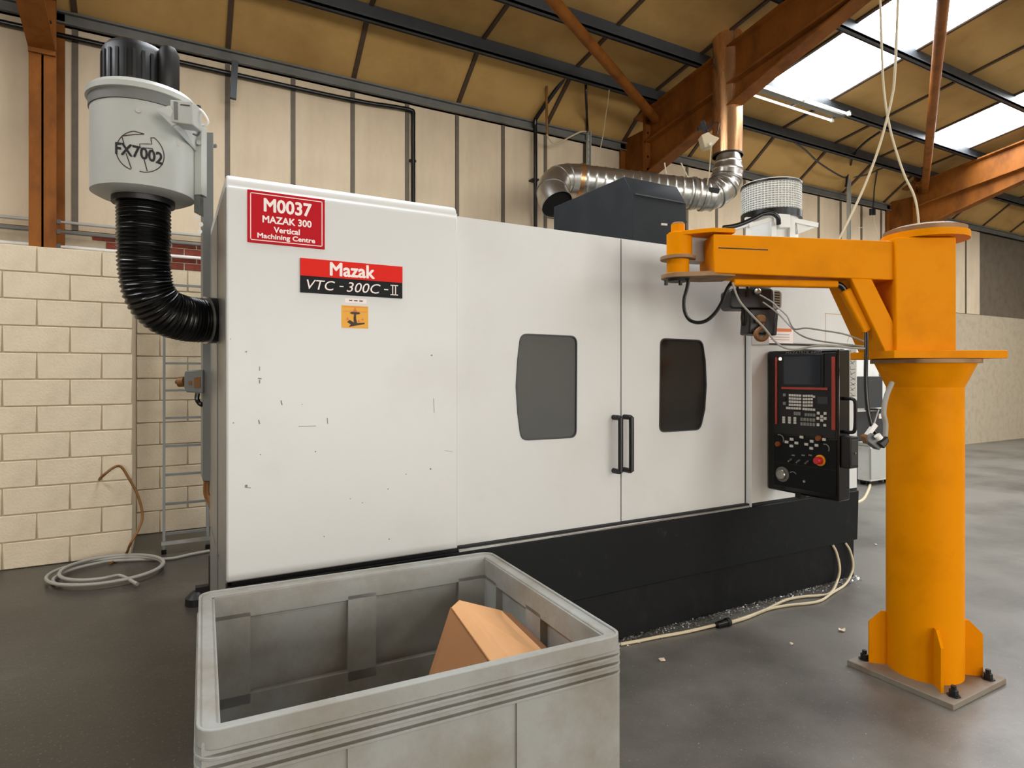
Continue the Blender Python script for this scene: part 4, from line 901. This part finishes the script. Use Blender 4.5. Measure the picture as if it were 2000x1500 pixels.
# ------------------------------------------------------------------ second machine and cabinet in the far corner
sm = thing('machine_tool', 'grey and white machine standing beyond the orange pillar in the far corner', 'machine', (9.6, 5.9, 0))
ym = 5.5; xa = FY(1590,700,ym).x
def zz_(py, px=1700): return FY(px, py, ym).z
MB().mm((xa,ym+.02,zz_(796)),(11.8,6.9,2.55)).build('upper_body', 'wpaint', sm, bevel=.02)
MB().mm((xa,ym,.05),(11.8,6.9,zz_(803))).build('lower_body', 'dgrey', sm, bevel=.01)
MB().mm((xa,ym-.03,zz_(803)),(11.8,ym+.3,zz_(796))).build('white_ledge', 'wpaint', sm)
MB().mm((xa,ym-.12,zz_(795)),(FY(1724,700,ym-.12).x,ym+.03,zz_(735))).build('grey_box', 'dgrey', sm, bevel=.006)
p = FY(1720,731,ym-.1); ring = [p+Vector((.035*math.cos(a),0,.035*math.sin(a))) for a in [i*math.pi/6 for i in range(13)]]; MB().tube(ring, .01, 8, caps=False).build('lifting_eye', 'steel', sm, smooth=True)
a = FY(1717,808,ym-.01); b_ = FY(1728,817,ym-.01); MB().mm((a.x,ym-.012,b_.z),(b_.x,ym,a.z)).build('white_label', 'signwhite', sm)
gr = MB(); 
for i in range(8): 
    a = FY(1727,806+i*7,ym-.006); gr.mm((a.x,ym-.014,a.z-.008),(a.x+.5,ym,a.z+.008))
gr.build('vent_grille', 'seam', sm)
MB().tube([FY(1716,800,ym-.1), FY(1676,925,ym-.1)], .012, 8).build('stay_rod', 'steel', sm, smooth=True)
MB().bar(FY(1692,799,ym-.06), FY(1738,801,ym-.06), .03, .03).build('latch_bar', 'seam', sm)
wc = thing('white_cabinet', 'small white cabinet on castors standing before the far grey machine', 'cabinet', (8.5, 4.9, 0))
p0 = FZ(1701,950); yy = p0.y; a = FY(1701,872,yy); b_ = FY(1728,937,yy)
MB().mm((a.x,yy,b_.z),(a.x+.62,yy+.2,a.z)).build('body', 'wpaint', wc, bevel=.01)
MB().mm((a.x-.01,yy-.012,b_.z+.03),(a.x+.34,yy+.01,a.z-.03)).build('door', 'lgrey', wc, bevel=.004)
MB().mm((a.x-.02,yy-.02,a.z),(a.x+.64,yy+.21,a.z+.05)).build('top', 'lgrey', wc, bevel=.006)
for dx_, dy_ in ((.08,.06),(.5,.06),(.08,.16),(.5,.16)):
    c = Vector((a.x+dx_, yy+dy_, .045)); w_ = MB().cyl(c-Vector((0,.02,0)), c+Vector((0,.02,0)), .045, 14).build('castor', 'rubber', wc, smooth=True); MB().mm((c.x-.02,c.y-.03,.05),(c.x+.02,c.y+.03,b_.z)).build('castor_fork', 'dark', wc)
cable('floor_cable', 'cream cable lying on the floor behind the machine end by the white cabinet', 'cable', [FZ(1668,984,.01),FZ(1685,976,.01),FZ(1694,962,.01),FZ(1699,948,.01),FZ(1700,935,.01)], .018, 'cream')

# ------------------------------------------------------------------ grey pallet bin with cardboard box
BL = FZ(388,1157,.75); BRr = FZ(957,1076,.75); e1 = (BRr-BL); LB = e1.length; e1.normalize(); e2 = Vector((e1.y,-e1.x,0)); WB = 1.055
bn = thing('pallet_bin', 'big grey plastic pallet bin with ribbed walls standing before the machine', 'bin', (BL+e1*LB/2+e2*WB/2)*1.0)
bn.location.z = 0
def bp_(u, v, z): return BL*1.0 + e1*u + e2*v + Z*(z-.75)
def bbox(mb, u0, v0, z0, u1, v1, z1):
    return mb.hexa([bp_(u0,v0,z0),bp_(u1,v0,z0),bp_(u1,v1,z0),bp_(u0,v1,z0),bp_(u0,v0,z1),bp_(u1,v0,z1),bp_(u1,v1,z1),bp_(u0,v1,z1)])
T = .01                                     # sheet thickness, rib depth from outside
shell = MB()
o_ = .012
for (u0,v0,u1,v1) in ((o_,o_,LB-o_,o_+T),(o_,WB-o_-T,LB-o_,WB-o_),(o_,o_+T,o_+T,WB-o_-T),(LB-o_-T,o_+T,LB-o_,WB-o_-T)): bbox(shell, u0, v0, .14, u1, v1, .72)
bbox(shell, o_, o_, .12, LB-o_, WB-o_, .15)
shell.build('wall_shell', 'bin', bn)
# raised inner framework leaves the panels recessed
fr = MB()
def innerwall(u0, v0, u1, v1, alongu):
    n0, n1 = (u0, u1) if alongu else (v0, v1); ln = n1-n0
    posts = [(0,.16),(ln/2-.06,ln/2+.06),(ln-.16,ln)]
    for a, b in posts:
        if alongu: bbox(fr, n0+a, v0, .30, n0+b, v1, .66)
        else: bbox(fr, u0, n0+a, .30, u1, n0+b, .66)
    for z0, z1 in ((.645,.735),(.15,.34)): bbox(fr, u0, v0, z0, u1, v1, z1)
i0 = o_+T; RB = .032
innerwall(i0, i0, LB-i0, i0+RB, True); innerwall(i0, WB-i0-RB, LB-i0, WB-i0, True)
innerwall(i0, i0, i0+RB, WB-i0, False); innerwall(LB-i0-RB, i0, LB-i0, WB-i0, False)
fr.build('inner_ribs', 'bin', bn)
rim = MB(); rw = .046
def ringq(mb, a, zlo, zhi, wd):
    rr = .05; 
    def rp(off, z):
        r0 = max(rr-off, .012); pts = []
        for (cu, cv, st_) in ((LB-off-r0, off+r0, 270), (LB-off-r0, WB-off-r0, 0), (off+r0, WB-off-r0, 90), (off+r0, off+r0, 180)):
            for i in range(5):
                a_ = math.radians(st_+i*22.5); pts.append(bp_(cu+r0*math.cos(a_), cv+r0*math.sin(a_), z))
        return pts
    A, B_, C_, D = rp(a, zlo), rp(a, zhi), rp(a+wd, zhi), rp(a+wd, zlo); n = len(A)
    fs = []
    for i in range(n):
        j = (i+1) % n
        for k in range(4):
            kk = (k+1) % 4; fs.append((k*n+i, k*n+j, kk*n+j, kk*n+i))
    mb.add(A+B_+C_+D, fs)
ringq(rim, 0, .70, .742, rw); rim.build('rim', 'bin', bn, bevel=.004)
lip = MB(); ringq(lip, 0, .735, .75, .009); lip.build('rim_lip', 'bin', bn, bevel=.003)
for z_ in (.678, .651, .622): rg = MB(); ringq(rg, -.005, z_, z_+.009, .03); rg.build('outer_ridge', 'bin', bn, bevel=.002)
for ku in (.3*LB, .7*LB): rb_ = MB(); bbox(rb_, ku-.02, WB-o_-.001, .2, ku+.02, WB-.004, .62); rb_.build('outer_rib', 'bin', bn)
for u_ in (.05, LB/2-.07, LB-.19):
    for v_ in (.05, WB-.19): ft = MB(); bbox(ft, u_, v_, 0, u_+.14, v_+.14, .125); ft.build('foot', 'bin', bn, bevel=.006)
# cardboard box, tipped
A = W(897,1172,2.42); Bq = W(979,1192,2.55); D = W(985,1290,2.08); Ed = (D-A)
ext = 1.25; Eq = W(1066,1276,2.25)
bx = thing('cardboard_box', 'tipped brown cardboard box lying inside the grey pallet bin', 'box', (A+D)/2-Z*.2)
t1 = A+Ed*ext; t2 = Bq+(Eq-Bq)*ext
E2 = W(882,1186,2.40); E3 = E2+Ed*ext; nrm = (Bq-A).cross(Ed).normalized()
if nrm.z < 0: nrm = -nrm
MB().prism([A, Bq, t2, t1], -nrm*.006).build('top_panel', 'card', bx)
MB().prism([E2, A, t1, E3+(t1-E3)*.1], -nrm*.005).build('folded_edge', 'card', bx)
low0 = W(830,1348,2.22); low1 = E3+Vector((0,0,-.12)); 
low1 = W(1010,1420,2.0)
MB().prism([E2, E3, low1, low0], -nrm.cross(Ed.normalized())*.005).build('end_panel', 'cardedge', bx)
C1 = W(998,1198,2.6); C2 = C1+(Eq-Bq)*ext+(W(1090,1290,2.3)-Eq)*.0
MB().prism([Bq, C1, C2, t2], -Z*.005).build('side_flap', 'cardedge', bx)

# ------------------------------------------------------------------ floor hoses, swarf, scraps
yk = YKICK-.012
cable('floor_hose', 'cream hose leaving the black base and lying along the machine foot, longer one', 'hose', [FY(1626,1064,yk),FY(1634,1080,yk-.01),FY(1640,1110,yk-.03),FY(1635,1135,yk-.04),FZ(1622,1158,.014),FZ(1600,1163,.014),FZ(1570,1165,.014),FZ(1535,1172,.014),FZ(1490,1193,.014),FZ(1440,1211,.014),FZ(1400,1220,.014),FZ(1340,1234,.012),FZ(1290,1243,.012),FZ(1245,1252,.012),FZ(1212,1258,.012)], .0095, 'cream')
cable('floor_hose', 'cream hose leaving the black base at the far end, looping out on the floor', 'hose', [FY(1651,1060,yk),FY(1660,1075,yk-.015),FY(1666,1100,yk-.03),FY(1663,1120,yk-.04),FZ(1650,1142,.014),FZ(1625,1158,.013),FZ(1605,1172,.012),FZ(1580,1178,.012),FZ(1540,1182,.012),FZ(1500,1190,.012),FZ(1460,1206,.012),FZ(1425,1217,.012)], .009, 'cream')
hc = thing('hose_connector', 'black hose connector lying on the cream floor hoses at the machine foot', 'connector', FZ(1408,1218))
MB().tube([FZ(1400,1221,.02), FZ(1422,1215,.02)], [.02,.024], 12).build('coupling', 'rubber', hc, smooth=True); MB().tube([FZ(1418,1216,.02), FZ(1424,1214.5,.02)], .027, 12).build('collar', 'dark', hc, smooth=True)
sf = MB(); Rs = random.Random(5)
for i in range(2600):
    x = Rs.uniform(2.1, 4.72); y = YKICK-abs(Rs.gauss(0, .035))-.004; s_ = Rs.uniform(.005,.013); z = Rs.uniform(.002,.006)+.01*math.exp(-(YKICK-y)/.03)
    d = [Vector((Rs.uniform(-1,1),Rs.uniform(-1,1),Rs.uniform(-.3,.5)))*s_ for _ in range(3)]; c = Vector((x,y,z+.003))
    sf.add([c+d[0], c+d[1], c+d[2]], [(0,1,2)])
for i in range(350):
    c = Vector((Rs.uniform(1.9,5.2), 2.86-abs(Rs.gauss(0,.6)), .004)); s_ = Rs.uniform(.002,.006)
    d = [Vector((Rs.uniform(-1,1),Rs.uniform(-1,1),Rs.uniform(0,.4)))*s_ for _ in range(3)]; sf.add([c+d[0], c+d[1], c+d[2]], [(0,1,2)])
o = sf.build('swarf', 'swarf', recalc=False); tag(o, 'silver metal swarf swept along the foot of the black base', 'swarf', kind='stuff')
def scrap(px, py, s_, label, seed):
    c = FZ(px, py, .004); Rq = random.Random(seed); n = 7; top = []
    for i in range(n):
        a = 2*math.pi*i/n; r_ = s_*Rq.uniform(.55,1.1); top.append(c+Vector((r_*math.cos(a), r_*.8*math.sin(a), Rq.uniform(.0,.012))))
    o = MB().prism(top, (0,0,.004)).build('wood_chip', 'leaf'); tag(o, label, 'scrap', 'pale scraps on the floor')
scrap(1293,1290,.022,'pale star-shaped scrap on the floor nearest the grey bin',1)
scrap(1645,1232,.026,'pale scrap on the floor beside the orange crane foot',2)
scrap(1545,1259,.014,'tiny pale chip on the floor midway between bin and crane',3)
scrap(1711,1064,.016,'small pale chip on the floor behind the orange pillar',4)
